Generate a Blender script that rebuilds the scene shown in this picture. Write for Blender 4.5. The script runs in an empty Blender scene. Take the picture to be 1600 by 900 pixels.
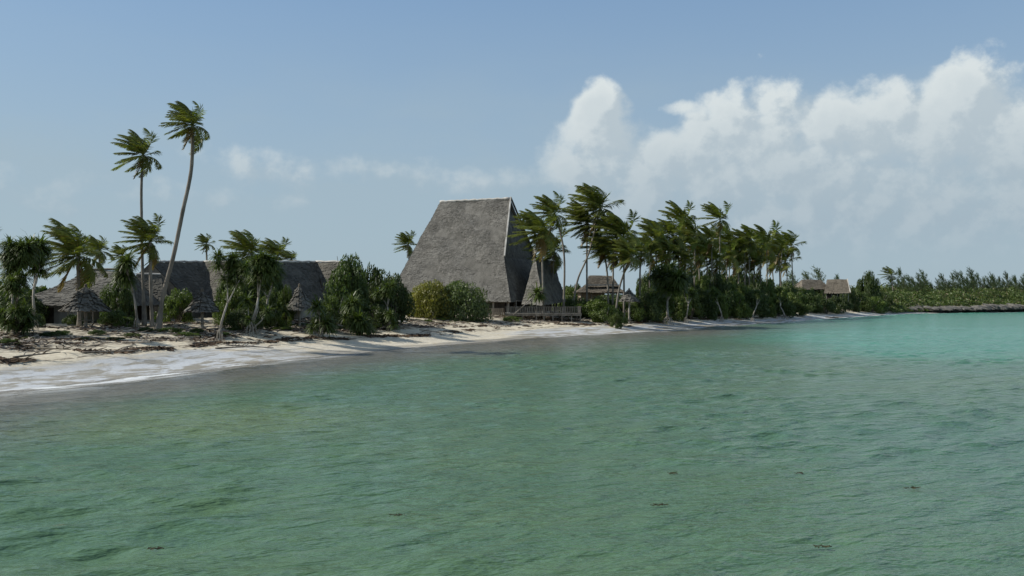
import bpy, math, random
import numpy as np
from mathutils import Vector, Matrix
PI = math.pi
sc = bpy.context.scene
C = bpy.data.collections.new('scene'); sc.collection.children.link(C)

# ------------------------------------------------------------------ camera
F = 1386.0          # focal length in photo pixels (1600 wide)
HY = 468.0          # horizon row
H = 4.4             # camera height above the water
cam = bpy.data.cameras.new('camera'); camo = bpy.data.objects.new('camera', cam)
sc.collection.objects.link(camo)
camo.location = (0, 0, H); camo.rotation_euler = (PI / 2, 0, 0)
cam.sensor_width = 36; cam.lens = 36 * F / 1600; cam.shift_y = (HY - 450) / 1600
cam.clip_start = 0.5; cam.clip_end = 9000
sc.camera = camo
# ------------------------------------------------------------------ light
SUN_AZ = math.atan2(-0.985, 0.05); SUN_EL = math.radians(37)
sd = Vector((math.sin(SUN_AZ) * math.cos(SUN_EL), math.cos(SUN_AZ) * math.cos(SUN_EL), math.sin(SUN_EL)))
sun = bpy.data.lights.new('sun', 'SUN'); sun.energy = 4.8; sun.angle = math.radians(0.5); sun.color = (1, .95, .86)
suno = bpy.data.objects.new('sun', sun); sc.collection.objects.link(suno)
suno.rotation_euler = sd.to_track_quat('Z', 'Y').to_euler()
sc.view_settings.view_transform = 'Standard'; sc.view_settings.look = 'None'
sc.view_settings.gamma = 1; sc.view_settings.exposure = 0.07
SKY_STRENGTH = 0.085
sc.cycles.max_bounces = 5; sc.cycles.transparent_max_bounces = 8

# ------------------------------------------------------------------ node helper
class NT:
    def __init__(s, tree): s.t = tree; s.n = tree.nodes; s.l = tree.links
    def new(s, typ, **k):
        n = s.n.new(typ)
        for a, v in k.items(): setattr(n, a, v)
        return n
    def put(s, sock, v):
        if hasattr(v, 'links') or isinstance(v, bpy.types.NodeSocket): s.l.new(v, sock)
        else:
            if isinstance(v, (tuple, list)) and len(v) == 3 and len(sock.default_value) == 4: v = (*v, 1)
            sock.default_value = v
    def math(s, op, a, b=0.0, c=0.0, clamp=False):
        n = s.new('ShaderNodeMath', operation=op, use_clamp=clamp)
        s.put(n.inputs[0], a); s.put(n.inputs[1], b); s.put(n.inputs[2], c); return n.outputs[0]
    def vm(s, op, a, b=(0, 0, 0), sc=None):
        n = s.new('ShaderNodeVectorMath', operation=op)
        s.put(n.inputs[0], a); s.put(n.inputs[1], b)
        if sc is not None: s.put(n.inputs['Scale'], sc)
        return n.outputs['Value'] if op in ('LENGTH', 'DOT_PRODUCT', 'DISTANCE') else n.outputs[0]
    def ss(s, x, a, b, lo=0.0, hi=1.0):
        n = s.new('ShaderNodeMapRange', interpolation_type='SMOOTHSTEP')
        s.put(n.inputs[0], x); s.put(n.inputs[1], a); s.put(n.inputs[2], b); s.put(n.inputs[3], lo); s.put(n.inputs[4], hi)
        return n.outputs[0]
    def noise(s, vec, scale, detail=4.0, rough=.55, dist=0.0):
        n = s.new('ShaderNodeTexNoise'); s.put(n.inputs['Vector'], vec)
        n.inputs['Scale'].default_value = scale; n.inputs['Detail'].default_value = detail
        n.inputs['Roughness'].default_value = rough; n.inputs['Distortion'].default_value = dist
        return n.outputs['Fac']
    def mix(s, f, a, b):
        n = s.new('ShaderNodeMix', data_type='RGBA'); s.put(n.inputs[0], f); s.put(n.inputs[6], a); s.put(n.inputs[7], b)
        return n.outputs[2]
    def attr(s, name):
        n = s.new('ShaderNodeAttribute', attribute_name=name); return n.outputs['Fac']
    def comb(s, x, y, z):
        n = s.new('ShaderNodeCombineXYZ'); s.put(n.inputs[0], x); s.put(n.inputs[1], y); s.put(n.inputs[2], z); return n.outputs[0]

# ------------------------------------------------------------------ world: sky with clouds
w = bpy.data.worlds.new('World'); sc.world = w; w.use_nodes = True
w.cycles.sampling_method = 'MANUAL'; w.cycles.sample_map_resolution = 512
T = NT(w.node_tree); T.n.clear()
sky = T.new('ShaderNodeTexSky', sky_type='NISHITA'); sky.sun_disc = False
sky.sun_elevation = SUN_EL; sky.sun_rotation = SUN_AZ % (2 * PI)
sky.air_density = 1.0; sky.dust_density = 0.6; sky.ozone_density = 2.2
tc = T.new('ShaderNodeTexCoord'); D = tc.outputs['Generated']
# cloud density as a node group of direction
def px_dir(px, py):
    az = math.atan2(px - 800, F); el = math.atan2(HY - py, math.hypot(px - 800, F)); return az, el
BL = [(938, 150, 34, 40, 1), (950, 195, 50, 50, 1), (915, 235, 55, 45, .9), (1000, 250, 85, 70, 1), (965, 300, 75, 55, .8),
      (1105, 185, 36, 45, .95), (1150, 165, 50, 45, .8), (1212, 165, 48, 60, 1), (1085, 245, 50, 65, 1), (1180, 250, 90, 85, 1.05),
      (1310, 170, 60, 50, .9), (1395, 150, 40, 42, .95), (1365, 215, 100, 75, 1.05), (1498, 130, 50, 46, 1), (1470, 190, 85, 65, 1.05),
      (1565, 185, 70, 55, 1.05), (1280, 300, 210, 80, .95), (1520, 310, 160, 90, 1.0), (1680, 250, 160, 130, 1.0), (1120, 310, 150, 60, .75),
      (1065, 140, 34, 14, .45), (430, 262, 140, 36, .24), (600, 262, 200, 28, .17), (740, 275, 150, 36, .22), (60, 290, 190, 34, .17), (300, 300, 260, 30, .14)]
g = bpy.data.node_groups.new('cloud_density', 'ShaderNodeTree')
g.interface.new_socket('Dir', in_out='INPUT', socket_type='NodeSocketVector')
g.interface.new_socket('Density', in_out='OUTPUT', socket_type='NodeSocketFloat')
G = NT(g); gi = G.new('NodeGroupInput'); go = G.new('NodeGroupOutput')
sx = G.new('ShaderNodeSeparateXYZ'); G.l.new(gi.outputs[0], sx.inputs[0])
az = G.math('ARCTAN2', sx.outputs[0], sx.outputs[1]); el = G.math('ARCSINE', sx.outputs[2])
# warp
wn = G.new('ShaderNodeTexNoise'); G.l.new(gi.outputs[0], wn.inputs['Vector']); wn.inputs['Scale'].default_value = 14; wn.inputs['Detail'].default_value = 3
wv = G.vm('SCALE', G.vm('SUBTRACT', wn.outputs['Color'], (.5, .5, .5)), sc=.05)
P2 = G.vm('ADD', G.comb(az, el, 0.0), wv)
P2 = G.vm('MULTIPLY', P2, (1, 1, 0))
acc = None
for (bx, by, rx, ry, wt) in BL:
    a, e = px_dir(bx, by + (30 if bx > 880 else 8)); wt -= .06 if bx > 880 else 0
    q = G.vm('MULTIPLY', G.vm('SUBTRACT', P2, (a, e, 0)), (F / rx, F / ry, 0))
    d2 = G.vm('DOT_PRODUCT', q, q)
    v = G.math('MULTIPLY_ADD', d2, -.55, wt)
    acc = v if acc is None else G.math('SMOOTH_MAX', acc, v, .25)
# generic clouds elsewhere, behind and to the sides of the view
outside = G.ss(G.math('ABSOLUTE', G.math('ADD', az, -.05)), .62, .95)
gn = G.noise(G.vm('MULTIPLY', gi.outputs[0], (1, 1, 2.2)), 3.2, 3)
gen = G.math('MULTIPLY', G.math('MULTIPLY_ADD', gn, 4.5, -2.55), outside)
gen = G.math('ADD', gen, G.math('MULTIPLY', G.math('SUBTRACT', 1, outside), -1.0))
gen = G.math('MULTIPLY', gen, 1.0)
acc = G.math('MAXIMUM', acc, gen)
n1 = G.noise(G.vm('MULTIPLY', gi.outputs[0], (1, 1, 1.15)), 21, 9, .58)
n2 = G.noise(gi.outputs[0], 60, 5, .6)
dn = G.math('MULTIPLY_ADD', n1, 2.6, -1.30)
dn = G.math('MULTIPLY_ADD', n2, .35, dn)
G.l.new(G.math('ADD', acc, dn), go.inputs[0])
def cd(vec):
    n = T.new('ShaderNodeGroup'); n.node_tree = g; T.l.new(vec, n.inputs[0]); return n.outputs[0]
d0 = cd(D)
ld = Vector((-.8, 0, .6)).normalized() * .022
d1 = cd(T.vm('NORMALIZE', T.vm('ADD', D, tuple(ld))))
sep = T.new('ShaderNodeSeparateXYZ'); T.l.new(D, sep.inputs[0]); dz = sep.outputs[2]
alpha = T.ss(d0, -.12, T.ss(dz, .30, .10, .42, 1.15))
alpha = T.math('MULTIPLY', alpha, T.ss(dz, .02, .09))
alpha = T.math('MULTIPLY', alpha, .94)
light = T.ss(T.math('SUBTRACT', d0, d1), -.26, .44)
thick = T.ss(d0, .3, 1.5)
up = T.ss(dz, .09, .24)
lit = T.math('MULTIPLY', T.math('MULTIPLY_ADD', light, .82, .18), T.math('MULTIPLY_ADD', up, .7, .3))
lit = T.math('MULTIPLY', lit, T.math('MULTIPLY_ADD', thick, -.35, 1.0))
ccol = T.mix(lit, T.mix(T.ss(dz, .06, .2), (3.9, 5.0, 5.85), (5.0, 5.95, 6.6)), (8.3, 8.9, 8.9))
# thin pale veil low in the sky
veil = T.noise(T.vm('MULTIPLY', D, (1, 1, 3.0)), 5, 5, .55)
vf = T.math('MULTIPLY', T.ss(veil, .35, .75), T.ss(dz, .34, .05))
vf = T.math('MULTIPLY_ADD', T.ss(dz, .40, .0), .92, T.math('MULTIPLY', vf, .35))
skyc = T.mix(T.ss(dz, .8, .33, .0, .5), T.vm('MULTIPLY', sky.outputs[0], (1.08, 1.17, 1.15)), (3.0, 4.85, 7.6))
base = T.mix(T.math('MINIMUM', vf, .8), skyc, (4.2, 5.35, 6.05))
final = T.mix(alpha, base, ccol)
# below the horizon: the sea's own darkness
final = T.mix(T.ss(dz, -.01, -.06), final, (2.2, 3.2, 3.0))
bg = T.new('ShaderNodeBackground'); T.l.new(final, bg.inputs[0]); bg.inputs[1].default_value = SKY_STRENGTH
ow = T.new('ShaderNodeOutputWorld'); T.l.new(bg.outputs[0], ow.inputs[0])

# ------------------------------------------------------------------ terrain functions
SH = np.array([(-60, -400), (-33, -60), (-29, 0), (-26.5, 25), (-24.4, 42.3), (-22, 46.9), (-19.6, 54.4), (-18.0, 62.2), (-13.5, 71.7),
               (-6.1, 84.7), (3.7, 103.4), (8.8, 110.9), (17.1, 118.4), (30.7, 141.8), (47.6, 164.8), (68, 196.7),
               (112, 259.5), (128, 277), (176, 305), (260, 330), (420, 380), (900, 480), (4000, 900)], float)
SEG = SH[1:] - SH[:-1]; SL = np.hypot(SEG[:, 0], SEG[:, 1]); CUM = np.concatenate([[0], np.cumsum(SL)])
def shore(x, y):
    x = np.asarray(x, float); y = np.asarray(y, float)
    best = np.full(x.shape, 1e9); sg = np.zeros(x.shape); ar = np.zeros(x.shape)
    for i in range(len(SEG)):
        dx, dy = SEG[i]; L2 = SL[i] ** 2; ax, ay = SH[i]
        t = np.clip(((x - ax) * dx + (y - ay) * dy) / L2, 0, 1)
        ex = x - ax - t * dx; ey = y - ay - t * dy; dd = np.hypot(ex, ey)
        m = dd < best - 1e-9
        best = np.where(m, dd, best); ar = np.where(m, CUM[i] + t * SL[i], ar)
        sg = np.where(m, np.sign(dx * ey - dy * ex), sg)
    sg = np.where(sg == 0, 1, sg)
    return best * sg, ar
_rt = np.random.RandomState(5).rand(256, 256)
def vnoise(x, y):
    xi = np.floor(x).astype(int); yi = np.floor(y).astype(int); fx = x - xi; fy = y - yi
    fx = fx * fx * (3 - 2 * fx); fy = fy * fy * (3 - 2 * fy)
    a = _rt[xi & 255, yi & 255]; b = _rt[(xi + 1) & 255, yi & 255]; c = _rt[xi & 255, (yi + 1) & 255]; d = _rt[(xi + 1) & 255, (yi + 1) & 255]
    return (a * (1 - fx) + b * fx) * (1 - fy) + (c * (1 - fx) + d * fx) * fy
def fbm(x, y, o=4):
    s = 0; a = .5
    for k in range(o): s = s + a * (vnoise(x * 2 ** k + 17 * k, y * 2 ** k + 9 * k) - .5); a *= .5
    return s * 2
def tz(x, y, sa=None):
    x = np.asarray(x, float); y = np.asarray(y, float)
    s, a = shore(x, y) if sa is None else sa
    s2 = s + fbm(a / 9 + 100, s * 0 + 3, 2) * 1.4 * np.clip(1 - np.abs(s) / 30, 0, 1)
    z = np.interp(s2, [-400, -60, -20, 0, 3, 7, 12, 18, 30, 80, 400], [-9, -4, -1.6, 0, .25, .9, 1.5, 1.95, 2.15, 2.5, 3.2])
    k = np.clip((s - 3) / 6, 0, 1)
    z = z + k * (fbm(x / 5, y / 5, 4) * .35 + fbm(x / 1.3, y / 1.3, 2) * .09)
    return z
def tz1(x, y): return float(tz(np.array([x]), np.array([y]))[0])
def at(px, d): return ((px - 800) / F * d)
def zat(py, d): return H + (HY - py) / F * d
def on(px, d): x = at(px, d); return Vector((x, d, tz1(x, d)))
def ground(px, py):
    ds = np.linspace(25, 500, 3000); xs = (px - 800) / F * ds
    zz = tz(xs, ds); ray = H + (HY - py) / F * ds
    i = np.argmax(ray < np.maximum(zz, 0)); return Vector((xs[i], ds[i], zz[i]))

# ------------------------------------------------------------------ mesh helpers
def link(o): C.objects.link(o); return o
def tagk(o, label=None, cat=None, group=None, kind=None):
    if label: o['label'] = label
    if cat: o['category'] = cat
    if group: o['group'] = group
    if kind: o['kind'] = kind
    return o
def mesh(name, V, Fc, m, smooth=False):
    me = bpy.data.meshes.new(name); me.from_pydata([tuple(v) for v in V], [], [tuple(f) for f in Fc])
    if m: me.materials.append(m)
    if smooth: me.polygons.foreach_set('use_smooth', [True] * len(me.polygons))
    me.update(); return me
def obj(name, me, parent=None, loc=(0, 0, 0), rz=0):
    o = bpy.data.objects.new(name, me); link(o); o.location = loc; o.rotation_euler = (0, 0, rz)
    if parent: o.parent = parent
    return o
def thing(name, label, cat, loc=(0, 0, 0), rz=0, group=None):
    o = bpy.data.objects.new(name, None); link(o); o.location = loc; o.rotation_euler = (0, 0, rz); o.empty_display_size = .3
    return tagk(o, label, cat, group)
class MB:
    def __init__(s): s.v = []; s.f = []
    def quad(s, a, b, c, d):
        n = len(s.v); s.v += [a, b, c, d]; s.f.append((n, n + 1, n + 2, n + 3))
    def box(s, c, size, rz=0, M=None):
        n = len(s.v); hx, hy, hz = size[0] / 2, size[1] / 2, size[2] / 2; ca, sa = math.cos(rz), math.sin(rz)
        for z in (-hz, hz):
            for x, y in ((-hx, -hy), (hx, -hy), (hx, hy), (-hx, hy)):
                s.v.append((c[0] + x * ca - y * sa, c[1] + x * sa + y * ca, c[2] + z))
        s.f += [(n, n + 3, n + 2, n + 1), (n + 4, n + 5, n + 6, n + 7)] + [(n + i, n + (i + 1) % 4, n + 4 + (i + 1) % 4, n + 4 + i) for i in range(4)]
    def tube(s, pts, rad, k=6, cap=True):
        pts = [Vector(p) for p in pts]; n0 = len(s.v); ref = Vector((.31, .95, .05)).normalized()
        for i, p in enumerate(pts):
            t = (pts[min(i + 1, len(pts) - 1)] - pts[max(i - 1, 0)]).normalized()
            u = t.cross(ref)
            if u.length < .1: u = t.cross(Vector((1, 0, 0)))
            u.normalize(); v = t.cross(u); r = rad[i] if hasattr(rad, '__len__') else rad
            for j in range(k):
                a = 2 * PI * j / k; q = p + u * (r * math.cos(a)) + v * (r * math.sin(a)); s.v.append((q.x, q.y, q.z))
        for i in range(len(pts) - 1):
            for j in range(k):
                a = n0 + i * k + j; b = n0 + i * k + (j + 1) % k; s.f.append((a, b, b + k, a + k))
        if cap:
            s.f.append(tuple(n0 + k - 1 - j for j in range(k))); e = n0 + (len(pts) - 1) * k; s.f.append(tuple(e + j for j in range(k)))
    def beam(s, a, b, w, h):
        a = Vector(a); b = Vector(b); t = (b - a).normalized(); u = t.cross(Vector((0, 0, 1)))
        if u.length < .05: u = Vector((1, 0, 0))
        u.normalize(); v = u.cross(t); n = len(s.v)
        for p in (a, b):
            for i, j in ((-1, -1), (1, -1), (1, 1), (-1, 1)):
                q = p + u * (i * w / 2) + v * (j * h / 2); s.v.append(tuple(q))
        s.f += [(n, n + 1, n + 2, n + 3), (n + 7, n + 6, n + 5, n + 4)] + [(n + i, n + 4 + i, n + 4 + (i + 1) % 4, n + (i + 1) % 4) for i in range(4)]
    def me(s, name, m, smooth=False): return mesh(name, s.v, s.f, m, smooth)
    def build(s, name, m, parent=None, smooth=False, loc=(0, 0, 0)): return obj(name, s.me(name, m, smooth), parent, loc)

# ------------------------------------------------------------------ materials
def mat(name): 
    m = bpy.data.materials.new(name); m.use_nodes = True; t = NT(m.node_tree); t.n.clear()
    out = t.new('ShaderNodeOutputMaterial'); return m, t, out
def princ(t, out, col, rough=.8, spec=.3, bump=None, bs=.3, bd=.05):
    p = t.new('ShaderNodeBsdfPrincipled'); t.put(p.inputs['Base Color'], col); t.put(p.inputs['Roughness'], rough)
    t.put(p.inputs['Specular IOR Level'], spec)
    if bump is not None:
        b = t.new('ShaderNodeBump'); b.inputs['Strength'].default_value = bs; b.inputs['Distance'].default_value = bd
        t.put(b.inputs['Height'], bump); t.l.new(b.outputs[0], p.inputs['Normal'])
    t.l.new(p.outputs[0], out.inputs[0]); return p
def m_leaf(name, c1, c2, trans=.3, vary=.35, dead=None, gloss=.35):
    m, t, out = mat(name)
    geo = t.new('ShaderNodeNewGeometry'); oi = t.new('ShaderNodeObjectInfo')
    n = t.noise(geo.outputs['Position'], .9, 3); r = geo.outputs['Random Per Island']
    f = t.math('ADD', t.math('MULTIPLY', t.ss(n, .3, .7), .6), t.math('MULTIPLY', r, .4))
    col = t.mix(f, c1, c2)
    if dead: col = t.mix(t.math('MULTIPLY', t.math('GREATER_THAN', r, dead[0]), .8), col, dead[1])
    val = t.math('MULTIPLY_ADD', oi.outputs['Random'], vary, 1 - vary / 2)
    col = t.vm('SCALE', col, sc=val)
    p = t.new('ShaderNodeBsdfPrincipled'); t.put(p.inputs['Base Color'], col); p.inputs['Roughness'].default_value = .5
    p.inputs['Specular IOR Level'].default_value = gloss
    tr = t.new('ShaderNodeBsdfTranslucent'); t.put(tr.inputs[0], t.vm('MULTIPLY', col, (1.3, 1.45, .6)))
    mx = t.new('ShaderNodeMixShader'); mx.inputs[0].default_value = trans
    t.l.new(p.outputs[0], mx.inputs[1]); t.l.new(tr.outputs[0], mx.inputs[2]); t.l.new(mx.outputs[0], out.inputs[0]); return m
M = {}
M['frond'] = m_leaf('palm_leaf', (.085, .115, .022), (.19, .20, .05), .38, .4, (.93, (.2, .14, .05)))
M['frond_dry'] = m_leaf('dry_palm_leaf', (.17, .13, .05), (.26, .17, .06), .25)
M['strap'] = m_leaf('screw_pine_leaf', (.045, .075, .018), (.10, .13, .034), .3)
M['bush'] = m_leaf('dark_shrub_leaf', (.032, .058, .018), (.085, .115, .032), .3, .5)
M['bush_mid'] = m_leaf('green_shrub_leaf', (.05, .085, .018), (.12, .155, .035), .3, .5)
M['bush_yel'] = m_leaf('yellow_green_shrub_leaf', (.11, .12, .024), (.24, .22, .045), .3)
M['bush_round'] = m_leaf('grey_green_shrub_leaf', (.055, .085, .03), (.125, .155, .055), .28)
M['scrub'] = m_leaf('scrub_leaf', (.05, .088, .022), (.115, .15, .038), .25, .3, (.9, (.2, .16, .1)))
M['needle'] = m_leaf('casuarina_needles', (.055, .08, .04), (.10, .125, .065), .3)
M['grass'] = m_leaf('beach_grass', (.09, .11, .03), (.2, .19, .07), .2)
def m_wood(name, c1, c2, sc_=6, rough=.85):
    m, t, out = mat(name); tcn = t.new('ShaderNodeTexCoord'); o = tcn.outputs['Object']
    n = t.noise(t.vm('MULTIPLY', o, (1, 1, .25)), sc_, 5, .65); n2 = t.noise(o, sc_ * .25, 2)
    col = t.mix(t.ss(t.math('MULTIPLY_ADD', n2, .5, t.math('MULTIPLY', n, .5)), .35, .65), c1, c2)
    oi = t.new('ShaderNodeObjectInfo'); col = t.vm('SCALE', col, sc=t.math('MULTIPLY_ADD', oi.outputs['Random'], .3, .85))
    princ(t, out, col, rough, .2, n, .5, .03); return m
M['trunk'] = m_wood('palm_trunk_bark', (.13, .115, .095), (.26, .235, .2), 3)
M['bark'] = m_wood('pale_grey_bark', (.2, .18, .15), (.42, .39, .34), 4)
M['bark_dark'] = m_wood('dark_bark', (.07, .06, .045), (.16, .14, .11), 4)
M['wood'] = m_wood('weathered_grey_wood', (.12, .105, .088), (.26, .235, .2), 5)
M['wood_dark'] = m_wood('dark_wood', (.05, .042, .035), (.1, .085, .07), 5)
M['drift'] = m_wood('driftwood', (.12, .1, .08), (.36, .32, .27), 4)
M['white'] = m_wood('whitewashed_mortar', (.32, .305, .28), (.54, .52, .48), 2)
M['wall'] = m_wood('coral_stone_wall', (.26, .24, .2), (.5, .47, .42), 1.6)
M['tanwall'] = m_wood('tan_matting', (.22, .17, .12), (.34, .28, .21), 5)
M['coconut'] = m_wood('orange_coconut', (.42, .19, .04), (.55, .3, .06), 3, .5)
def m_thatch(name, c1, c2):
    m, t, out = mat(name); geo = t.new('ShaderNodeNewGeometry'); tcn = t.new('ShaderNodeTexCoord'); o = tcn.outputs['Object']
    n = t.noise(t.vm('MULTIPLY', o, (1, 1, .35)), 9, 5, .7); n2 = t.noise(o, .5, 4, .6)
    r = geo.outputs['Random Per Island']
    f = t.math('ADD', t.math('MULTIPLY', t.ss(n, .3, .7), .35), t.math('ADD', t.math('MULTIPLY', t.ss(n2, .3, .7), .3), t.math('MULTIPLY', r, .35)))
    col = t.mix(f, c1, c2)
    st = t.noise(t.vm('MULTIPLY', o, (.9, .9, .06)), 1.6, 5, .65); pt = t.noise(o, .22, 3, .5)
    col = t.vm('SCALE', col, sc=t.math('MULTIPLY', t.ss(st, .3, .62, .80, 1.08), t.ss(pt, .35, .65, .94, 1.04)))
    princ(t, out, col, .95, .1, n, .9, .08); return m
M['thatch'] = m_thatch('old_grey_palm_thatch', (.078, .074, .065), (.245, .234, .21))
M['thatch2'] = m_thatch('brown_palm_thatch', (.085, .072, .056), (.21, .185, .15))

# arc lengths of the stretch with little foam (in front of the thicket and the hall)
_sh = [(-60, -400), (-33, -60), (-29, 0), (-26.5, 25), (-24.4, 42.3), (-22, 46.9), (-19.6, 54.4), (-18.0, 62.2), (-13.5, 71.7), (-6.1, 84.7), (3.7, 103.4)]
_c = [0]
for _p, _q in zip(_sh, _sh[1:]): _c.append(_c[-1] + math.hypot(_q[0] - _p[0], _q[1] - _p[1]))
FA, FB = _c[8], _c[10]
M['thatch3'] = m_thatch('shade_darkened_palm_thatch', (.05, .047, .04), (.165, .155, .132))  # darker thatch: shade of the lodge's unlit slopes is put into the colour
# sand
m, t, out = mat('beach_sand'); M['sand'] = m
s_ = t.attr('shore_s'); a_ = t.attr('shore_a'); geo = t.new('ShaderNodeNewGeometry'); P = geo.outputs['Position']
sa = t.comb(s_, t.math('MULTIPLY', a_, .16), 0.0)
nb = t.noise(sa, .5, 5, .6); nf = t.noise(P, 2.2, 6, .65); nl = t.noise(P, .35, 3)
s2 = t.math('ADD', s_, t.math('MULTIPLY_ADD', nb, 7.0, -3.5))
dry = t.mix(t.ss(nf, .35, .7), (.50, .44, .33), (.66, .60, .47))
wet = (.31, .28, .22)
fgap = t.math('MAXIMUM', t.ss(a_, FA + 4, FA - 12), t.ss(a_, FB - 6, FB + 6))
sw = t.math('ADD', s2, t.math('MULTIPLY_ADD', fgap, -3.6, 3.6))
col = t.mix(t.ss(sw, 6.2, 4.6), dry, wet)
# weed lines
for c0, wd, sg_ in ((6.9, .5, .85), (10.0, .8, .7)):
    band = t.ss(t.math('ABSOLUTE', t.math('ADD', s2, -c0)), wd, wd * .25)
    band = t.math('MULTIPLY', band, t.ss(t.noise(P, 1.4, 4, .7), .42, .56))
    col = t.mix(t.math('MULTIPLY', band, sg_), col, (.085, .06, .04))
# litter rising inland
lit_ = t.math('MULTIPLY', t.ss(s_, 8, 16), t.ss(t.noise(P, 1.1, 6, .72), .62, .42))
col = t.mix(t.math('MULTIPLY', lit_, .85), col, (.14, .115, .08))
col = t.mix(t.ss(s_, 26, 42), col, t.mix(t.ss(nl, .4, .65), (.10, .10, .05), (.25, .22, .15)))
# foam left by the swash on the wet sand
fo = t.noise(t.comb(t.math('MULTIPLY', s_, 1.0), t.math('MULTIPLY', a_, .35), 0.0), .9, 7, .66, .5)
fm = t.math('MULTIPLY', t.ss(s2, 6.4, 4.0), t.ss(fo, t.ss(s_, 1, 4, .46, .38), t.ss(s_, 1, 4, .57, .54)))
fm = t.math('MULTIPLY', fm, t.ss(s_, -3, 0))
fgap = t.math('MAXIMUM', t.ss(a_, FA + 4, FA - 12), t.ss(a_, FB - 6, FB + 6))
fm = t.math('MULTIPLY', fm, t.math('MULTIPLY_ADD', fgap, .85, .15))
col = t.mix(t.math('MULTIPLY', fm, .85), col, (.60, .62, .64))
# rocky grey ground on the far point
rough_ = t.math('MULTIPLY_ADD', t.ss(sw, 6.4, 4.5), -.45, .9)
princ(t, out, col, rough_, .35, nf, .6, .10)

# water
m, t, out = mat('sea_water'); M['water'] = m
s_ = t.attr('shore_s'); a_ = t.attr('shore_a'); geo = t.new('ShaderNodeNewGeometry'); P = geo.outputs['Position']
sp = t.new('ShaderNodeSeparateXYZ'); t.l.new(P, sp.inputs[0]); X, Y = sp.outputs[0], sp.outputs[1]
nw = t.noise(P, .045, 4, .6); nw2 = t.noise(t.vm('MULTIPLY', P, (1, 2.2, 1)), .12, 4, .6)
wob = t.math('MULTIPLY_ADD', nw, 22., -11.)
green = t.mix(t.ss(nw2, .35, .68), (.080, .154, .086), (.092, .164, .084))
yp = t.ss(t.vm('LENGTH', t.vm('MULTIPLY', t.vm('SUBTRACT', P, (-11.5, 32, 0)), (.11, .14, 0))), 1.1, .2)
green = t.mix(t.math('MULTIPLY', yp, .8), green, (.135, .19, .085))
tq = t.math('MULTIPLY', t.ss(t.math('ADD', X, wob), 20, 36), t.ss(t.math('ADD', Y, wob), 48, 84))
col = t.mix(tq, green, t.mix(t.ss(nw2, .4, .6), (.060, .235, .155), (.072, .265, .172)))
# right foreground a little bluer
col = t.mix(t.math('MULTIPLY', t.ss(X, 0, 18), t.ss(Y, 45, 25)), col, (.070, .150, .098))
s3 = t.math('ADD', s_, t.math('MULTIPLY', wob, .5))
brown = t.math('MULTIPLY', t.ss(s3, t.ss(Y, 50, 90, -14, -24), -4), t.ss(Y, 190, 120))
col = t.mix(t.math('MULTIPLY', brown, .95), col, (.15, .142, .115))
col = t.mix(t.math('MULTIPLY', t.ss(s_, -3.5, -.3), t.ss(Y, 260, 150)), col, (.22, .20, .16))
# foam along the shore, drawn out along it
fo = t.noise(t.comb(s_, t.math('MULTIPLY', a_, .22), 0.0), .8, 7, .66, .6)
sf = t.math('ADD', s_, t.math('MULTIPLY_ADD', t.noise(t.comb(t.math('MULTIPLY', a_, .09), 0.0, 0.0), 1, 3), 6, -3))
fm = t.math('MULTIPLY', t.ss(sf, -3.8, .4), t.ss(fo, .46, .57))
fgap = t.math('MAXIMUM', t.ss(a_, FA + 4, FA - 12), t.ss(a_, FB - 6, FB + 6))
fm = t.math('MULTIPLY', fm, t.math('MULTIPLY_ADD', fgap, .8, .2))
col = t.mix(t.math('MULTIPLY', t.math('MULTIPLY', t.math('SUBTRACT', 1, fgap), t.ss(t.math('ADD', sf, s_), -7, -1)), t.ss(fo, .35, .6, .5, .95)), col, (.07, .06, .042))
wc = t.math('MULTIPLY', t.ss(t.noise(t.vm('MULTIPLY', P, (.5, 1.5, 1)), 1.3, 5, .65), .755, .79), .6)
fm = t.math('MAXIMUM', fm, wc)
col = t.mix(t.math('MULTIPLY', fm, .9), col, (.72, .75, .76))
rotn = t.new('ShaderNodeVectorRotate', rotation_type='Z_AXIS'); t.l.new(P, rotn.inputs['Vector']); rotn.inputs['Angle'].default_value = -.5
Pr = rotn.outputs[0]
b1 = t.math('ADD', t.math('MULTIPLY', t.noise(t.vm('MULTIPLY', Pr, (.35, 1.2, 1)), 1.5, 4, .5, .15), .75), t.math('MULTIPLY', t.noise(t.vm('MULTIPLY', P, (.4, 1.3, 1)), 3.1, 3, .5), .35)); b2 = t.noise(t.vm('MULTIPLY', Pr, (.5, 1.2, 1)), 8, 3, .5)
bh = t.math('MULTIPLY_ADD', b2, .12, b1)
rg = t.math('MULTIPLY_ADD', fm, .6, .16)
p = princ(t, out, col, rg, .5, bh, 1.0, .34)
p.inputs['IOR'].default_value = 1.33

# rock
m, t, out = mat('coral_rock'); M['rock'] = m
geo = t.new('ShaderNodeNewGeometry'); P = geo.outputs['Position']; sp = t.new('ShaderNodeSeparateXYZ'); t.l.new(P, sp.inputs[0])
n = t.noise(P, 1.2, 7, .7)
col = t.mix(t.ss(n, .35, .65), (.07, .066, .058), (.22, .205, .18))
col = t.mix(t.ss(t.math('ADD', sp.outputs[2], n), 1.9, 1.3), col, (.03, .028, .024))
princ(t, out, col, .9, .2, n, 1.0, .4)

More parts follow.
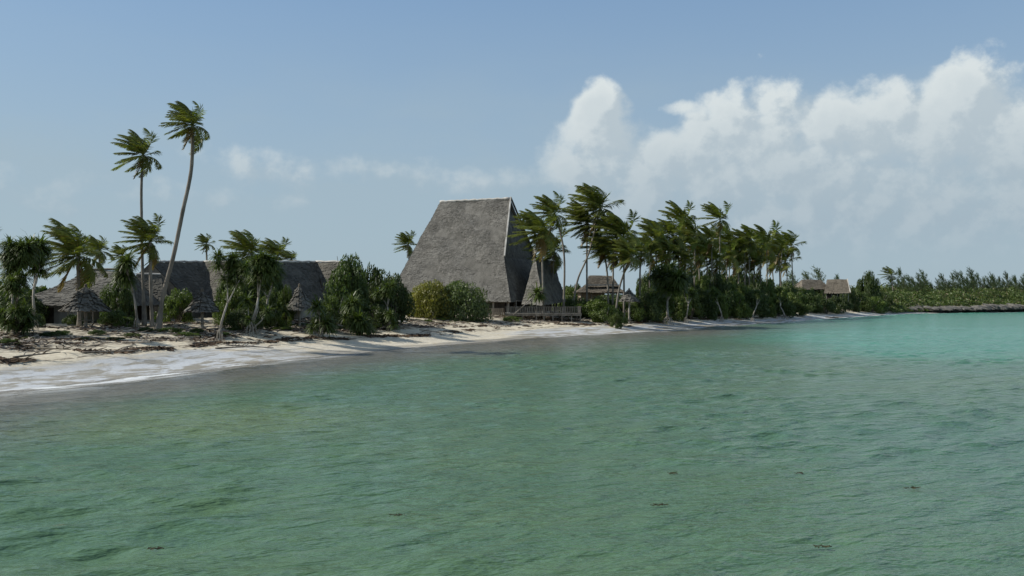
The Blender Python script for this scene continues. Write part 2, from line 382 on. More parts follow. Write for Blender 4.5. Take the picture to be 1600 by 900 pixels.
# ------------------------------------------------------------------ terrain and water sheets
def axis(parts):
    out = []
    for a, b, s0, s1 in parts:
        x = a; 
        while x < b - 1e-6:
            out.append(x); x += s0 + (s1 - s0) * (x - a) / (b - a)
    out.append(parts[-1][1]); return np.array(out)
def sheet(name, xs, ys, zf, m, keep, kind='structure'):
    Xg, Yg = np.meshgrid(xs, ys); s, a = shore(Xg, Yg); Z, XX, YY = zf(Xg, Yg, s, a)
    nx, ny = len(xs), len(ys); idx = np.arange(nx * ny).reshape(ny, nx)
    q = np.stack([idx[:-1, :-1], idx[:-1, 1:], idx[1:, 1:], idx[1:, :-1]], -1).reshape(-1, 4)
    kf = keep(s); km = (kf[:-1, :-1] | kf[:-1, 1:] | kf[1:, 1:] | kf[1:, :-1]).reshape(-1); q = q[km]
    used = np.unique(q); remap = np.full(nx * ny, -1); remap[used] = np.arange(len(used)); q = remap[q]
    co = np.stack([XX.ravel(), YY.ravel(), Z.ravel()], -1)[used]
    me = bpy.data.meshes.new(name); me.vertices.add(len(co)); me.vertices.foreach_set('co', co.ravel().astype(np.float32))
    me.loops.add(q.size); me.loops.foreach_set('vertex_index', q.ravel().astype(np.int32))
    me.polygons.add(len(q)); me.polygons.foreach_set('loop_start', (np.arange(len(q)) * 4).astype(np.int32)); me.polygons.foreach_set('loop_total', np.full(len(q), 4, np.int32))
    me.update(calc_edges=True); me.polygons.foreach_set('use_smooth', np.ones(len(q), bool))
    for nme, arr in (('shore_s', s), ('shore_a', a)):
        at_ = me.attributes.new(nme, 'FLOAT', 'POINT'); at_.data.foreach_set('value', arr.ravel()[used].astype(np.float32))
    me.materials.append(m); me.validate(); o = obj(name, me); o['kind'] = kind; return o
xs = axis([(-1500, -120, 60, 4), (-120, -60, 4, .6), (-60, 40, .5, .5), (40, 200, .6, 2), (200, 700, 3, 40), (700, 4000, 60, 400)])
ys = axis([(-300, 10, 40, 1.2), (10, 140, .5, .5), (140, 320, .7, 2), (320, 900, 3, 40), (900, 4500, 60, 400)])
sheet('beach_ground', xs, ys, lambda x, y, s, a: (tz(x, y, (s, a)), x, y), M['sand'], lambda s: s > -1e9)
rs = np.random.RandomState(3)
WV = []
for i in range(60):
    lam = .6 * (3.6 / .6) ** (rs.rand() ** 1.1); th = math.atan2(.88, -.48) + rs.normal() * .42
    WV.append((lam, math.cos(th) * 2 * PI / lam, math.sin(th) * 2 * PI / lam, rs.rand() * 6.28, lam ** .75 * .0105 * (.6 + .8 * rs.rand())))
def waterz(x, y, s, a):
    sp_ = np.maximum(np.gradient(x, axis=1), np.gradient(y, axis=0)); Z = np.zeros_like(x); XX = x.copy(); YY = y.copy()
    wx = x + fbm(x / 30, y / 30, 1) * 2; wy = y + fbm(x / 30 + 50, y / 30, 1) * 2
    grp = (.7 + .9 * fbm(x / 9 + 31, y / 9, 2)) * np.interp(y, [15, 40, 80, 160], [.66, .6, .5, .38])
    for lam, kx, ky, ph, am in WV:
        att = np.clip(lam / (3.0 * sp_) - .7, 0, 1); p_ = kx * wx + ky * wy + ph
        w_ = am * att * grp; Z += w_ * np.sin(p_); k = 1.1 * w_ / (math.hypot(kx, ky))
        XX += k * kx * np.cos(p_); YY += k * ky * np.cos(p_)
    f_ = np.clip(-s / 8, 0.1, 1); Z *= f_
    # small breaking ridge just off the sand
    br = np.exp(-((s + 2.4 + 1.5 * fbm(a / 12, a * 0, 2)) / .7) ** 2) * np.clip(fbm(a / 8 + 7, a * 0 + 3, 2) + .35, 0, 1) * .3
    Z += br
    return Z + .02, x + (XX - x) * f_, y + (YY - y) * f_
xs = axis([(-60, -34, 2, .3), (-34, 34, .16, .16), (34, 140, .2, 1.2), (140, 500, 1.5, 20), (500, 4000, 30, 400)])
ys = axis([(-60, 10, 4, .3), (10, 62, .13, .15), (62, 140, .16, .6), (140, 330, .7, 2), (330, 1200, 5, 80), (1200, 4500, 100, 400)])
sheet('sea', xs, ys, waterz, M['water'], lambda s: s < 3.5)

# ------------------------------------------------------------------ thatch
def patch(p00, p10, p01, p11, rows, cell, rng, thick=.085, lip=.1, rag=.95, sag=0.0, mb=None, wob=.07):
    """courses of thatch over the bilinear patch; p00,p10 top left/right, p01,p11 bottom left/right"""
    mb = mb or MB(); p00, p10, p01, p11 = map(Vector, (p00, p10, p01, p11))
    nrm = ((p10 - p00) + (p11 - p01)).cross((p00 - p01) + (p10 - p11)).normalized()
    if nrm.z < 0: nrm = -nrm
    def P(u, v): 
        q = (p00 * (1 - u) + p10 * u) * (1 - v) + (p01 * (1 - u) + p11 * u) * v
        return q - nrm * (sag * 4 * v * (1 - v) + (wob * math.sin(q.x * .9 + q.z * .7 + math.sin(q.z * 1.3 + q.y)) + wob * .6 * math.sin(q.y * 1.7 - q.z * 2.1) if 0 < u < 1 or v > .02 else 0))
    for i in range(rows):
        v0 = i / rows; v1 = (i + 1) / rows
        wdt = ((p10 - p00) * (1 - v1) + (p11 - p01) * v1).length; n = max(2, int(wdt / cell))
        lo = []
        us = [(k + (rng.uniform(-.3, .3) if 0 < k < n else 0)) / n for k in range(n + 1)]
        for k in range(n):
            # each bundle is a piece of its own with a ragged end
            u0, u1 = us[k], us[k + 1]
            e = v1 + rng.uniform(0, rag) / rows; t_ = thick * rng.uniform(.6, 1.25); e2 = e + rng.uniform(-.4, .4) / rows
            a = P(u0, v0) + nrm * .02; b = P(u1, v0) + nrm * .02
            c = P(u1, min(e2, 1 + .5 / rows)) + nrm * t_; d = P(u0, min(e, 1 + .5 / rows)) + nrm * t_
            c2 = P(u1, v1) - nrm * .02; d2 = P(u0, v1) - nrm * .02
            n0 = len(mb.v); mb.v += [tuple(a), tuple(b), tuple(c), tuple(d), tuple(c2), tuple(d2)]
            mb.f += [(n0 + 3, n0 + 2, n0 + 1, n0), (n0 + 5, n0 + 4, n0 + 2, n0 + 3)]
    # solid backing
    n0 = len(mb.v); K = 6
    for j in range(K + 1):
        for u in (0, 1):
            mb.v.append(tuple(P(u, j / K) - nrm * .03)); mb.v.append(tuple(P(u, j / K) - nrm * (.03 + lip * 2)))
    for j in range(K):
        b = n0 + 4 * j; mb.f += [(b, b + 4, b + 6, b + 2), (b + 1, b + 3, b + 7, b + 5), (b, b + 1, b + 5, b + 4), (b + 2, b + 6, b + 7, b + 3)]
    e = n0 + 4 * K; mb.f += [(e, e + 1, e + 3, e + 2), (n0, n0 + 2, n0 + 3, n0 + 1)]
    return mb
def slope(parent, m, *a, **k):
    o = patch(*a, **k).build('thatch_slope', m, parent); o['kind'] = 'stuff'; return o
rng = random.Random(11)

# --- the great hall
hall = thing('thatched_hall', 'huge steep grey palm-thatched hall rising behind the timber deck, pale ridge cap', 'thatched building', (0, 0, 0))
u = Vector((.925, -.38, 0)).normalized(); v = Vector((.38, .925, 0)).normalized()
C1 = Vector((-.2, 132, 4.15)); L_, W_ = 21.3, 23.9
C0 = C1 - u * L_; C2 = C1 + v * W_; C3 = C0 + v * W_
R2 = C1 + v * (W_ / 2) - u * 5.02; R2.z = 20.8; R1 = R2 - u * 12.8; R1.z = 20.8
tm = .59
def down(R, side, t_, s_): 
    q = R + v * (W_ / 2 * t_ * side) + u * s_; q.z = R.z + (C1.z - R.z) * t_; return q
Mf = down(R2, -1, tm, 1.9); Mb = down(R2, 1, tm, 1.9); Lf = down(R1, -1, tm, -3.4 * tm); Lb = down(R1, 1, tm, -3.4 * tm)
mb = patch(R1, R2, Lf, Mf, 40, .2, rng); mb = patch(Lf, Mf, C0, C1, 28, .2, rng, mb=mb)
o = mb.build('thatch_slope', M['thatch'], hall); o['kind'] = 'stuff'
mb = patch(R2, R1, Mb, Lb, 30, .6, rng); mb = patch(Mb, Lb, C2, C3, 20, .6, rng, mb=mb)
o = mb.build('thatch_slope', M['thatch'], hall); o['kind'] = 'stuff'
R2i = R2 - u * .5
mb = patch(R2i, R2i + v * .3, Mf - u * .35, Mb - u * .35, 26, .4, rng, mb=None)
mb = patch(Mf - u * .2, Mb - u * .2, C1, C2, 22, .3, rng, mb=mb)
o = mb.build('thatch_slope', M['thatch'], hall); o['kind'] = 'stuff'
mb = patch(R1 + v * .3, R1, C3, C0, 50, .7, rng)
o = mb.build('thatch_slope', M['thatch'], hall); o['kind'] = 'stuff'
mb = MB(); N = 24
mb.tube([R1.lerp(R2, k / N) + Vector((0, 0, .12 + .05 * math.sin(k * 2.3))) for k in range(N + 1)], [.2 + .03 * math.sin(k * 1.7) for k in range(N + 1)], 7)
mb.build('ridge_cap', M['white'], hall, True)
mb = MB(); mb.beam(R2 + u * .1 + Vector((0, 0, .3)), Mf + u * .1 + v * -.1 + Vector((0, 0, .15)), .22, .32); mb.build('verge_board', M['white'], hall)
mb = MB(); mb.beam(R2 + u * .1 + Vector((0, 0, .3)), Mb + u * .1 + Vector((0, 0, .15)), .16, .26); mb.build('verge_board', M['wood_dark'], hall)
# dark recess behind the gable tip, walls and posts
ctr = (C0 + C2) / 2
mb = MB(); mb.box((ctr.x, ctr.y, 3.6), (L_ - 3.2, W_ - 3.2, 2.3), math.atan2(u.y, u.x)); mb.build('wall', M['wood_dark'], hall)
mb = MB(); mb.box((ctr.x, ctr.y, 2.16), (L_ - .5, W_ - .5, .6), math.atan2(u.y, u.x)); mb.build('floor_slab', M['wall'], hall)
def eposts(par, A, B, n, z0, z1, inset, m, r=.1):
    for k in range(n):
        q = A.lerp(B, (k + .3) / (n - .4)) + inset; mb = MB()
        mb.tube([(q.x, q.y, z0), (q.x + .03, q.y, z1)], r, 7); mb.build('post', m, par)
eposts(hall, C0, C1, 9, 2.2, 4.35, v * .9, M['bark'], .13); eposts(hall, C1, C2, 9, 2.2, 4.35, -u * .9, M['wood'], .12)

# porch roof butting on the end slope
pa = Vector((at(835, 137), 137, zat(403, 137)))
pb = pa + Vector((3.2, 9, 0))
pw = Vector((at(817, 133.6), 133.6, zat(440, 133.6)))
e0 = Vector((at(817, 132.2), 132.2, zat(474, 132.2))); e1 = Vector((at(849, 129.5), 129.5, zat(476, 129.5)))
e2 = Vector((at(884, 139), 139, zat(470, 139))); e3 = Vector((4, 146, 4.1))
porch = hall
mb = patch(pa, pa + Vector((.2, 0, 0)), e0 + Vector((-.1, .3, 0)), e1, 20, .26, rng)
o = mb.build('thatch_slope', M['thatch'], hall); o['kind'] = 'stuff'; o['label'] = 'lit front hip of the low porch roof'
mb = patch(pa + Vector((.2, 0, 0)), pb, e1, e2, 20, .3, rng)
o = mb.build('thatch_slope', M['thatch'], hall); o['kind'] = 'stuff'; o['label'] = 'shaded side of the low porch roof'
mb = patch(pb, pa, e3, e0 + Vector((0, .4, 0)), 16, .5, rng)
o = mb.build('thatch_slope', M['thatch'], hall); o['kind'] = 'stuff'
eposts(hall, e1, e2, 5, 2.2, 4.3, Vector((-.6, .5, 0)), M['wood_dark'], .09)

# --- timber deck
deck = thing('timber_deck', 'weathered timber deck on stilts with baluster railing in front of the tall hall', 'deck', (3, 123, 2.4))
def dk(mb, name, m=M['wood']): o = mb.build(name, m, None); o.parent = deck; o.location = (-3, -123, -2.4); return o
DX0, DX1, DY0, DY1, DZ = at(789, 123), at(909, 123), 123.0, 129.4, 2.42
nb_ = 42; wboard = (DY1 - DY0) / nb_
bm0 = None
for k in range(nb_):
    mb = MB(); y = DY0 + (k + .5) * wboard; mb.box(((DX0 + DX1) / 2, y, DZ - .03 + .004 * rng.random()), (DX1 - DX0, wboard * .9, .05))
    dk(mb, 'floor_board')
for y in (DY0 + .1, DY0 + 3.1, DY1 - .1):
    mb = MB(); mb.box(((DX0 + DX1) / 2, y, DZ - .17), (DX1 - DX0 - .04, .09, .2)); dk(mb, 'floor_beam')
for k, px in enumerate((816, 838, 850, 864, 878, 893, 907)):
    for y in (DY0 + .12, DY1 - .25):
        x = at(px, DY0) ; mb = MB(); zb = tz1(x, y) - .2
        mb.tube([(x, y, zb), (x, y, DZ - .07)], .085, 7); dk(mb, 'support_post')
def rail(A, B, z0=DZ, h=.95, nm='baluster'):
    A = Vector(A); B = Vector(B); n = max(2, int((B - A).length / .24)); rz = math.atan2(B.y - A.y, B.x - A.x)
    mb = MB(); mb.beam((A.x, A.y, z0 + h), (B.x, B.y, z0 + h), .1, .07); dk(mb, 'handrail')
    mb = MB(); mb.beam((A.x, A.y, z0 + .1), (B.x, B.y, z0 + .1), .06, .06); dk(mb, 'bottom_rail')
    shared = None
    for k in range(n + 1):
        q = A.lerp(B, k / n); big = k % 7 == 0
        mb = MB(); mb.box((q.x, q.y, z0 + (h + .08 if big else h) / 2), (.11 if big else .07 + .06 * rng.random(), .05, h + (.08 if big else -.06))); dk(mb, 'railing_post' if big else nm)
rail((DX0, DY0 + .06, 0), (DX1 - .06, DY0 + .06, 0)); rail((DX1 - .06, DY0 + .06, 0), (DX1 - .06, DY1, 0)); rail((DX0, DY0 + .06, 0), (DX0, DY0 + 3, 0))
# stair rail and frame
mb = MB(); mb.beam((at(802, 122.4), 122.5, zat(492, 122.5)), (at(832, 124), 124.2, zat(466, 124.2)), .09, .11); dk(mb, 'stair_rail')
mb = MB(); mb.beam((at(806, 124), 124, zat(470, 124)), (at(832, 124), 124, zat(470, 124)), .07, .07); dk(mb, 'cross_bar')
for px in (806.5, 830):
    mb = MB(); mb.box((at(px, 124), 124, (DZ + zat(469, 124)) / 2), (.09, .09, zat(469, 124) - DZ)); dk(mb, 'frame_post')
# low screen left of the deck
sc_t = thing('matting_screen', 'low tan matting screen between the round green bush and the deck', 'screen', (at(775, 125), 125, 2.2))
x0, x1 = at(757, 125), at(788, 125)
k = 0
while x0 + k * .3 < x1:
    mb = MB(); mb.box((x0 + k * .3 + .14 - sc_t.location.x, .03 * (k % 2), .5), (.27, .04, .95 + .05 * rng.random())); mb.build('panel', M['tanwall'], sc_t); k += 1

# --- zigzag long roof
def ribbon_roof(par, pts, half, rz, ez, m, cell=.35, rows=16, cap=True):
    P_ = [Vector((p[0], p[1], 0)) for p in pts]; off = []; RZ = [zat(rz, p[1]) for p in pts]
    for i in range(len(P_)):
        ds_ = []
        if i > 0: ds_.append((P_[i] - P_[i - 1]).normalized())
        if i < len(P_) - 1: ds_.append((P_[i + 1] - P_[i]).normalized())
        ns = [Vector((d.y, -d.x, 0)) for d in ds_]; n = sum(ns, Vector()) / len(ns); n = n / max(n.length ** 2, .3); off.append(n * half)
    for e_ in (0, -1):
        a = P_[e_].copy(); a.z = RZ[e_] - .3; c = P_[e_] + off[e_] * .9; d = P_[e_] - off[e_] * .9; c.z = d.z = ez
        mesh_ = mesh('gable_wall', [a, c, d, (c.x, c.y, 2), (d.x, d.y, 2)], [(0, 1, 2), (1, 3, 4, 2)], m); obj('gable_wall', mesh_, par)
    for i in range(len(P_) - 1):
        for sgn in (1, -1):
            a, b = P_[i].copy(), P_[i + 1].copy(); a.z, b.z = RZ[i], RZ[i + 1]
            c, d = P_[i] + off[i] * sgn, P_[i + 1] + off[i + 1] * sgn; c.z = d.z = ez
            mb = patch(a, b, c, d, rows, cell if sgn > 0 else cell * 2, rng, sag=.05)
            o = mb.build('thatch_slope', m, par); o['kind'] = 'stuff'
        if cap:
            mb = MB(); a, b = P_[i], P_[i + 1]; n = max(2, int((b - a).length / .8))
            mb.tube([(a.x + (b.x - a.x) * k / n, a.y + (b.y - a.y) * k / n, RZ[i] + (RZ[i + 1] - RZ[i]) * k / n + .1 + .04 * math.sin(k * 2.1)) for k in range(n + 1)], .13, 6); mb.build('ridge_cap', M['white'], par, True)
        a, b = P_[i], P_[i + 1]; mb = MB(); c = (a + b) / 2
        mb.box((c.x, c.y, (2 + ez) / 2 + .1), ((b - a).length * .94, half * 1.5, ez - 2 + .2), math.atan2(b.y - a.y, b.x - a.x)); mb.build('wall', M['wall'], par)
lodge = thing('long_thatched_lodge', 'long low grey thatched lodge with white ridge line behind the screw pines', 'thatched building')
pts = [(at(236, 100), 100), (at(262, 104), 104), (at(318, 111), 111), (at(340, 110), 110), (at(425, 103), 103), (at(493, 113), 113), (at(545, 110), 110)]
ribbon_roof(lodge, pts, 4.6, 410, 4.3, M['thatch3'])

# --- hip roofed houses
def hip_house(name, label, cx, cy, L, W, ridge, rz, ez, gz, rot, m, wallm, cap=True, capm=None, rows=18, cell=.3, win=True, n=5):
    h = thing(name, label, 'thatched building', (cx, cy, gz), rot)
    def q(x, y, z): return Vector((x, y, z - gz))
    A, B, Cc, Dd = q(-L / 2, -W / 2, ez), q(L / 2, -W / 2, ez), q(L / 2, W / 2, ez), q(-L / 2, W / 2, ez)
    r0, r1 = q(ridge[0], 0, rz), q(ridge[1], 0, rz)
    for a in ((r0, r1, A, B), (r1, r0, Cc, Dd), (r1, r1 + Vector((0, .2, 0)), B, Cc), (r0, r0 + Vector((0, .2, 0)), Dd, A)):
        o = patch(*a, rows, cell, rng, sag=.12).build('thatch_slope', m, h); o['kind'] = 'stuff'
    if cap:
        mb = MB(); mb.tube([r0 + Vector((0, 0, .1)), (r0 + r1) / 2 + Vector((0, 0, .14)), r1 + Vector((0, 0, .1))], .12, 6); mb.build('ridge_cap', capm or M['white'], h)
    mb = MB(); mb.box((-L * .17, 0, (ez - gz) / 2 + .1), (L * .5, W - 2.4, ez - gz + .2)); mb.build('wall', wallm, h)
    for k in range(n):
        x = -L / 2 + .6 + (L - 1.2) * k / (n - 1); mb = MB(); mb.tube([(x, -W / 2 + .5, 0), (x, -W / 2 + .5, ez - gz + .25)], .09, 7); mb.build('post', M['bark'], h)
    mb = MB(); mb.box((-L * .2, -(W - 2.4) / 2 - .02, 1.0), (.9, .06, 1.95)); mb.build('door', M['wood_dark'], h)
    if win:
        mb = MB(); mb.box((-L * .34, -(W - 2.4) / 2 - .02, 1.35), (.9, .06, .9)); mb.build('window', M['wood_dark'], h)
    return h
d = 90.0
hip_house('thatched_bungalow', 'thatched bungalow with pale wall behind the leftmost palms and hut', at(140, d), d, at(222, d) - at(50, d), 9, (-.2, at(225, d + 3) - at(140, d)), zat(424, d + 2), 3.85, 2.0, -.05, M['thatch'], M['white'], capm=M['thatch2'])
d = 96.0
hip_house('thatched_cottage', 'dark thatched cottage half hidden behind the tall leaning palm trunk', at(232, d), d, 4.8, 6, (-1.2, 1.2), zat(430, d), 4.0, 2.1, .3, M['thatch3'], M['wood_dark'], rows=12, n=3)
d = 158.0
h4 = hip_house('thatched_villa', 'pale thatched villa with two-tier roof behind the slender palms right of the hall', at(936, d), d, at(976, d) - at(902, d), 7, (-1.8, 2.2), zat(440, d), zat(457, d), 2.3, .05, M['thatch2'], M['tanwall'], rows=8)
mb = patch((-1.9, 0, zat(431, d) - 2.3), (2.4, 0, zat(431, d) - 2.3), (-2.6, -2.1, zat(448, d) - 2.3), (3.2, -2.1, zat(448, d) - 2.3), 8, .3, rng); o = mb.build('thatch_slope', M['thatch2'], h4); o['kind'] = 'stuff'; o['label'] = 'upper tier of the thatch'
mb = MB(); mb.beam((-2.7, -2.3, zat(445.5, d) - 2.3), (3.4, -2.3, zat(445.5, d) - 2.3), .1, .16); mb.build('fascia_board', M['white'], h4)
d = 240.0
hip_house('far_thatched_house', 'far grey thatched house at the left of the pair beyond the palm grove', at(1266, d), d, 9, 8, (-2.5, 3), zat(437, d), zat(452, d), 2.4, .2, M['thatch2'], M['wood_dark'], rows=8, cap=False)
fh = hip_house('far_thatched_house', 'far thatched house with pale gable verge, right of the pair near the sandy spit', at(1302, d), d - 3, 6.6, 8, (-2.6, 2.4), zat(437, d), zat(458, d), 2.4, -.35, M['thatch2'], M['wood_dark'], rows=8, cap=False)
mb = MB(); mb.beam((2.5, -.2, zat(437, d) - 2.3), (3.2, -4.0, zat(458, d) - 2.3), .18, .3); mb.build('verge_board', M['white'], fh)

# --- thatched parasols
def parasol(label, px, d, hw_px, top_y, eave_y, seed, post_off=0, gz=None):
    g_ = on(px, d); r = random.Random(seed); h = thing('thatched_parasol', label, 'beach parasol', g_, 0, 'round thatched parasols along the beach')
    R_ = hw_px * d / F; zt = zat(top_y, d) - g_.z; ze = zat(eave_y, d) - g_.z; mb = MB(); n = 9
    for k in range(n):
        a0, a1 = 2 * PI * k / n, 2 * PI * (k + 1) / n; top = Vector((0, 0, zt))
        c = Vector((R_ * math.cos(a0), R_ * math.sin(a0), ze)); e = Vector((R_ * math.cos(a1), R_ * math.sin(a1), ze))
        patch(top + (c - top) * .03, top + (e - top) * .03, c, e, 7, .18, r, thick=.2, rag=1.1, lip=.03, mb=mb, wob=0.0)
    o = mb.build('thatch_roof', M['thatch'], h); o['kind'] = 'stuff'
    mb = MB(); mb.tube([(0, 0, -.2), (0, 0, zt - .3)], .13, 8); mb.build('post', M['bark'], h)
    mb = MB(); mb.tube([(0, 0, zt - .15), (0, 0, zt + .12), (0, 0, zt + .2)], [.16, .12, .03], 7); mb.build('finial', M['thatch2'], h)
    for k in range(5):
        a = 2 * PI * k / 5 + .3; mb = MB(); mb.beam((0, 0, ze - .1), (R_ * .75 * math.cos(a), R_ * .75 * math.sin(a), ze + .2), .05, .07); mb.build('strut', M['wood_dark'], h)
    mb = MB(); mb.tube([(0, 0, .55), (0, 0, .62)], .55, 12); mb.build('round_table', M['wood'], h)
parasol('thatched parasol with shaggy layered cone on pale post before the bungalow, leftmost of the row', 134, 75, 35, 447, 486, 1)
parasol('thatched parasol with low grey cone between the tall leaning palm and the screw pines', 316, 78, 25, 454, 487, 2)
parasol('small thatched parasol with pale shaggy cone beneath the long lodge roof', 468, 86, 21, 446, 484, 3)
parasol('distant thatched parasol in the greenery right of the slender palm trunks', 983, 132, 15, 452, 471, 4)

# ------------------------------------------------------------------ palms
WIND = Vector((-1, .12, .22)).normalized()
def frond_mesh(az, el, seed, m, wind=.2, grav=.10, name='frond', n=12, leaf=46, dead=False):
    r = random.Random(seed); V = []; Fc = []; p = Vector(); d = Vector((math.cos(el) * math.cos(az), math.cos(el) * math.sin(az), math.sin(el)))
    pts = [p.copy()]; dirs = [d.copy()]
    for i in range(n):
        f = (i + 1) / n
        d = (d + WIND * wind * (.35 + f) + Vector((0, 0, -grav * (.5 + f)))).normalized(); p = p + d / n; pts.append(p.copy()); dirs.append(d.copy())
    mb = MB(); mb.tube(pts, [.011 * (1 - .8 * i / n) for i in range(n + 1)], 3, False); V = mb.v; Fc = mb.f
    for k in range(leaf):
        t_ = .14 + .86 * (k + r.random() * .6) / leaf; fi = min(t_ * n, n - .001); i = int(fi); f = fi - i
        p = pts[i].lerp(pts[i + 1], f); d = dirs[i + 1]; side = d.cross(Vector((0, 0, 1)))
        if side.length < .25: side = d.cross(Vector((0, 1, 0)))
        side.normalize(); ln = .32 * (math.sin(PI * min(1, t_ * .75 + .2)) ** .7) * r.uniform(.75, 1.1)
        for sg in (-1, 1):
            if r.random() < .04: continue
            ld_ = (side * sg * r.uniform(.55, .9) + d * r.uniform(.45, .75) + WIND * r.uniform(.3, .6) + Vector((0, 0, -.32 + r.uniform(-.15, .12)))).normalized()
            wv_ = d.cross(ld_).cross(ld_).normalized() * (.0108 * r.uniform(.8, 1.3))
            mid = p + ld_ * ln * .5; ld2 = (ld_ + WIND * .35 + Vector((0, 0, -.35))).normalized(); tip = mid + ld2 * ln * .5
            b = len(V); V += [tuple(p - wv_ * .6), tuple(p + wv_ * .6), tuple(mid + wv_), tuple(mid - wv_), tuple(tip)]
            Fc += [(b, b + 1, b + 2, b + 3), (b + 3, b + 2, b + 4)]
    return mesh(name, V, Fc, m)
CROWN = []
for vi in range(4):
    r = random.Random(40 + vi); ms = []
    n = 30
    for k in range(n):
        f = k / (n - 1); az_ = k * 2.39996 + r.uniform(-.3, .3); el_ = math.radians(86 - 122 * f ** 1.25 + r.uniform(-10, 10))
        ms.append(frond_mesh(az_, el_, vi * 100 + k, M['frond'], wind=r.uniform(.14, .28), grav=.02 + .10 * f))
    dm = [frond_mesh(r.uniform(0, 6.28), math.radians(-55), vi * 100 + 70 + k, M['frond_dry'], .12, .2) for k in range(3)]
    CROWN.append((ms, dm))
mbc = MB()
def sph(mb, c, r, k=6, rings=4):
    mb.tube([(c[0], c[1], c[2] - r * math.cos(PI * i / rings) * 1.15) for i in range(rings + 1)], [max(.01 * r, r * math.sin(PI * i / rings)) for i in range(rings + 1)], k)
sph(mbc, (0, 0, 0), .13); ME_COCO = mbc.me('coconut', M['coconut'], True)
mbc = MB(); sph(mbc, (0, 0, 0), .12); ME_COCOG = mbc.me('coconut', M['bush_mid'], True)
def spline(P, n):
    P = [Vector(p) for p in P]; P = [P[0] * 2 - P[1]] + P + [P[-1] * 2 - P[-2]]; out = []
    for i in range(1, len(P) - 2):
        for k in range(n):
            t_ = k / n; a, b, c, e = P[i - 1], P[i], P[i + 1], P[i + 2]
            out.append(.5 * ((2 * b) + (c - a) * t_ + (2 * a - 5 * b + 4 * c - e) * t_ ** 2 + (3 * b - a - 3 * c + e) * t_ ** 3))
    out.append(P[-2]); return out
PALMG = 'coconut palms on the shore'
def palm(label, path, d, R, vi, nf=26, dry=1, coco=3, orange=False, rz=0, group=PALMG, tr=.17, sq=1.0):
    """path: photo points from the base up to the crown, all at depth d; R crown radius in photo pixels"""
    r = random.Random(hash((path[-1][0], path[-1][1], vi)) & 0xffff)
    bpx = path[0][0]; b = on(bpx, d); t_ = thing('coconut_palm', label, 'palm tree', b, 0, group)
    W = [Vector((0, 0, -.25))] + [Vector((at(x, d) - b.x, (k + 1) * r.uniform(-.1, .1), zat(y, d) - b.z)) for k, (x, y) in enumerate(path[1:])]
    if len(W) == 2: W.insert(1, W[0].lerp(W[1], .5) + Vector((r.uniform(-.25, .25), 0, 0)))
    S = spline(W, 7); n = len(S)
    mb = MB(); mb.tube(S, [tr * (1.55 - .9 * min(1, i / (n * .18)) if i < n * .18 else .92 - .25 * i / n) * (1 + .06 * (i % 2)) for i in range(n)], 8); mb.build('trunk', M['trunk'], t_, True)
    top = S[-1]; Rm = R * d / F; sc0 = Rm * 1.12; fr, dm = CROWN[vi % 4]
    ids = list(range(30)) if nf >= 26 else sorted(r.sample(range(30), nf))
    for k in ids:
        o = obj('frond', fr[k], t_, top, r.uniform(-.12, .12)); s_ = sc0 * r.uniform(.85, 1.12) ; o.scale = (s_, s_, s_ * sq)
    for k in range(dry):
        o = obj('frond', dm[k % 3], t_, top - Vector((0, 0, .1)), r.uniform(-.3, .3)); o.scale = (sc0 * .85,) * 3; o['label'] = 'dry brown hanging frond'
    for k in range(coco):
        a = r.uniform(0, 6.28); o = obj('coconut', ME_COCO if orange else ME_COCOG, t_, top + Vector((.28 * math.cos(a), .28 * math.sin(a), -.25 - .25 * r.random()))); s_ = max(1.0, sc0 / 4); o.scale = (s_,) * 3
    return t_
# left group
palm('tallest palm, leaning right, with a long curved bare trunk at the left', [(246, 517), (256, 460), (272, 400), (287, 330), (297, 265), (304, 197)], 74, 44, 0, tr=.2)
palm('second tallest palm with thin straight trunk, just left of the tallest one', [(226, 512), (222, 420), (220, 340), (222, 290), (222, 242)], 80, 42, 1, tr=.15)
palm('medium palm whose crown covers the middle of the second tallest trunk', [(238, 515), (236, 450), (234, 378)], 77, 46, 2, dry=2)
palm('bushy palm with broad drooping crown standing over the bungalow', [(124, 505), (123, 450), (121, 400)], 79, 62, 3, dry=2, coco=3)
palm('small palm crown right of the bushy palm over the bungalow roof', [(158, 500), (156, 450), (155, 392)], 100, 28, 0)
palm('tiny palm with thin crown over the bungalow ridge', [(193, 500), (192, 450), (192, 400)], 112, 20, 1)
palm('small distant palm standing alone behind the left end of the long lodge', [(325, 480), (324, 430), (322, 381)], 132, 17, 1, coco=0)
palm('palm with raked crown rising over the pale-limbed screw pines', [(398, 500), (397, 450), (394, 396)], 92, 44, 3)
palm('low palm crown showing above the middle of the long lodge ridge', [(437, 490), (437, 440), (434, 400)], 122, 38, 2, sq=.8)
palm('low ragged palm behind the white ridge, right of its neighbour', [(458, 490), (457, 440), (455, 405)], 125, 22, 0, sq=.8)
palm('single distant palm left of the great hall roof', [(640, 490), (640, 430), (638, 382)], 165, 22, 2, coco=0)
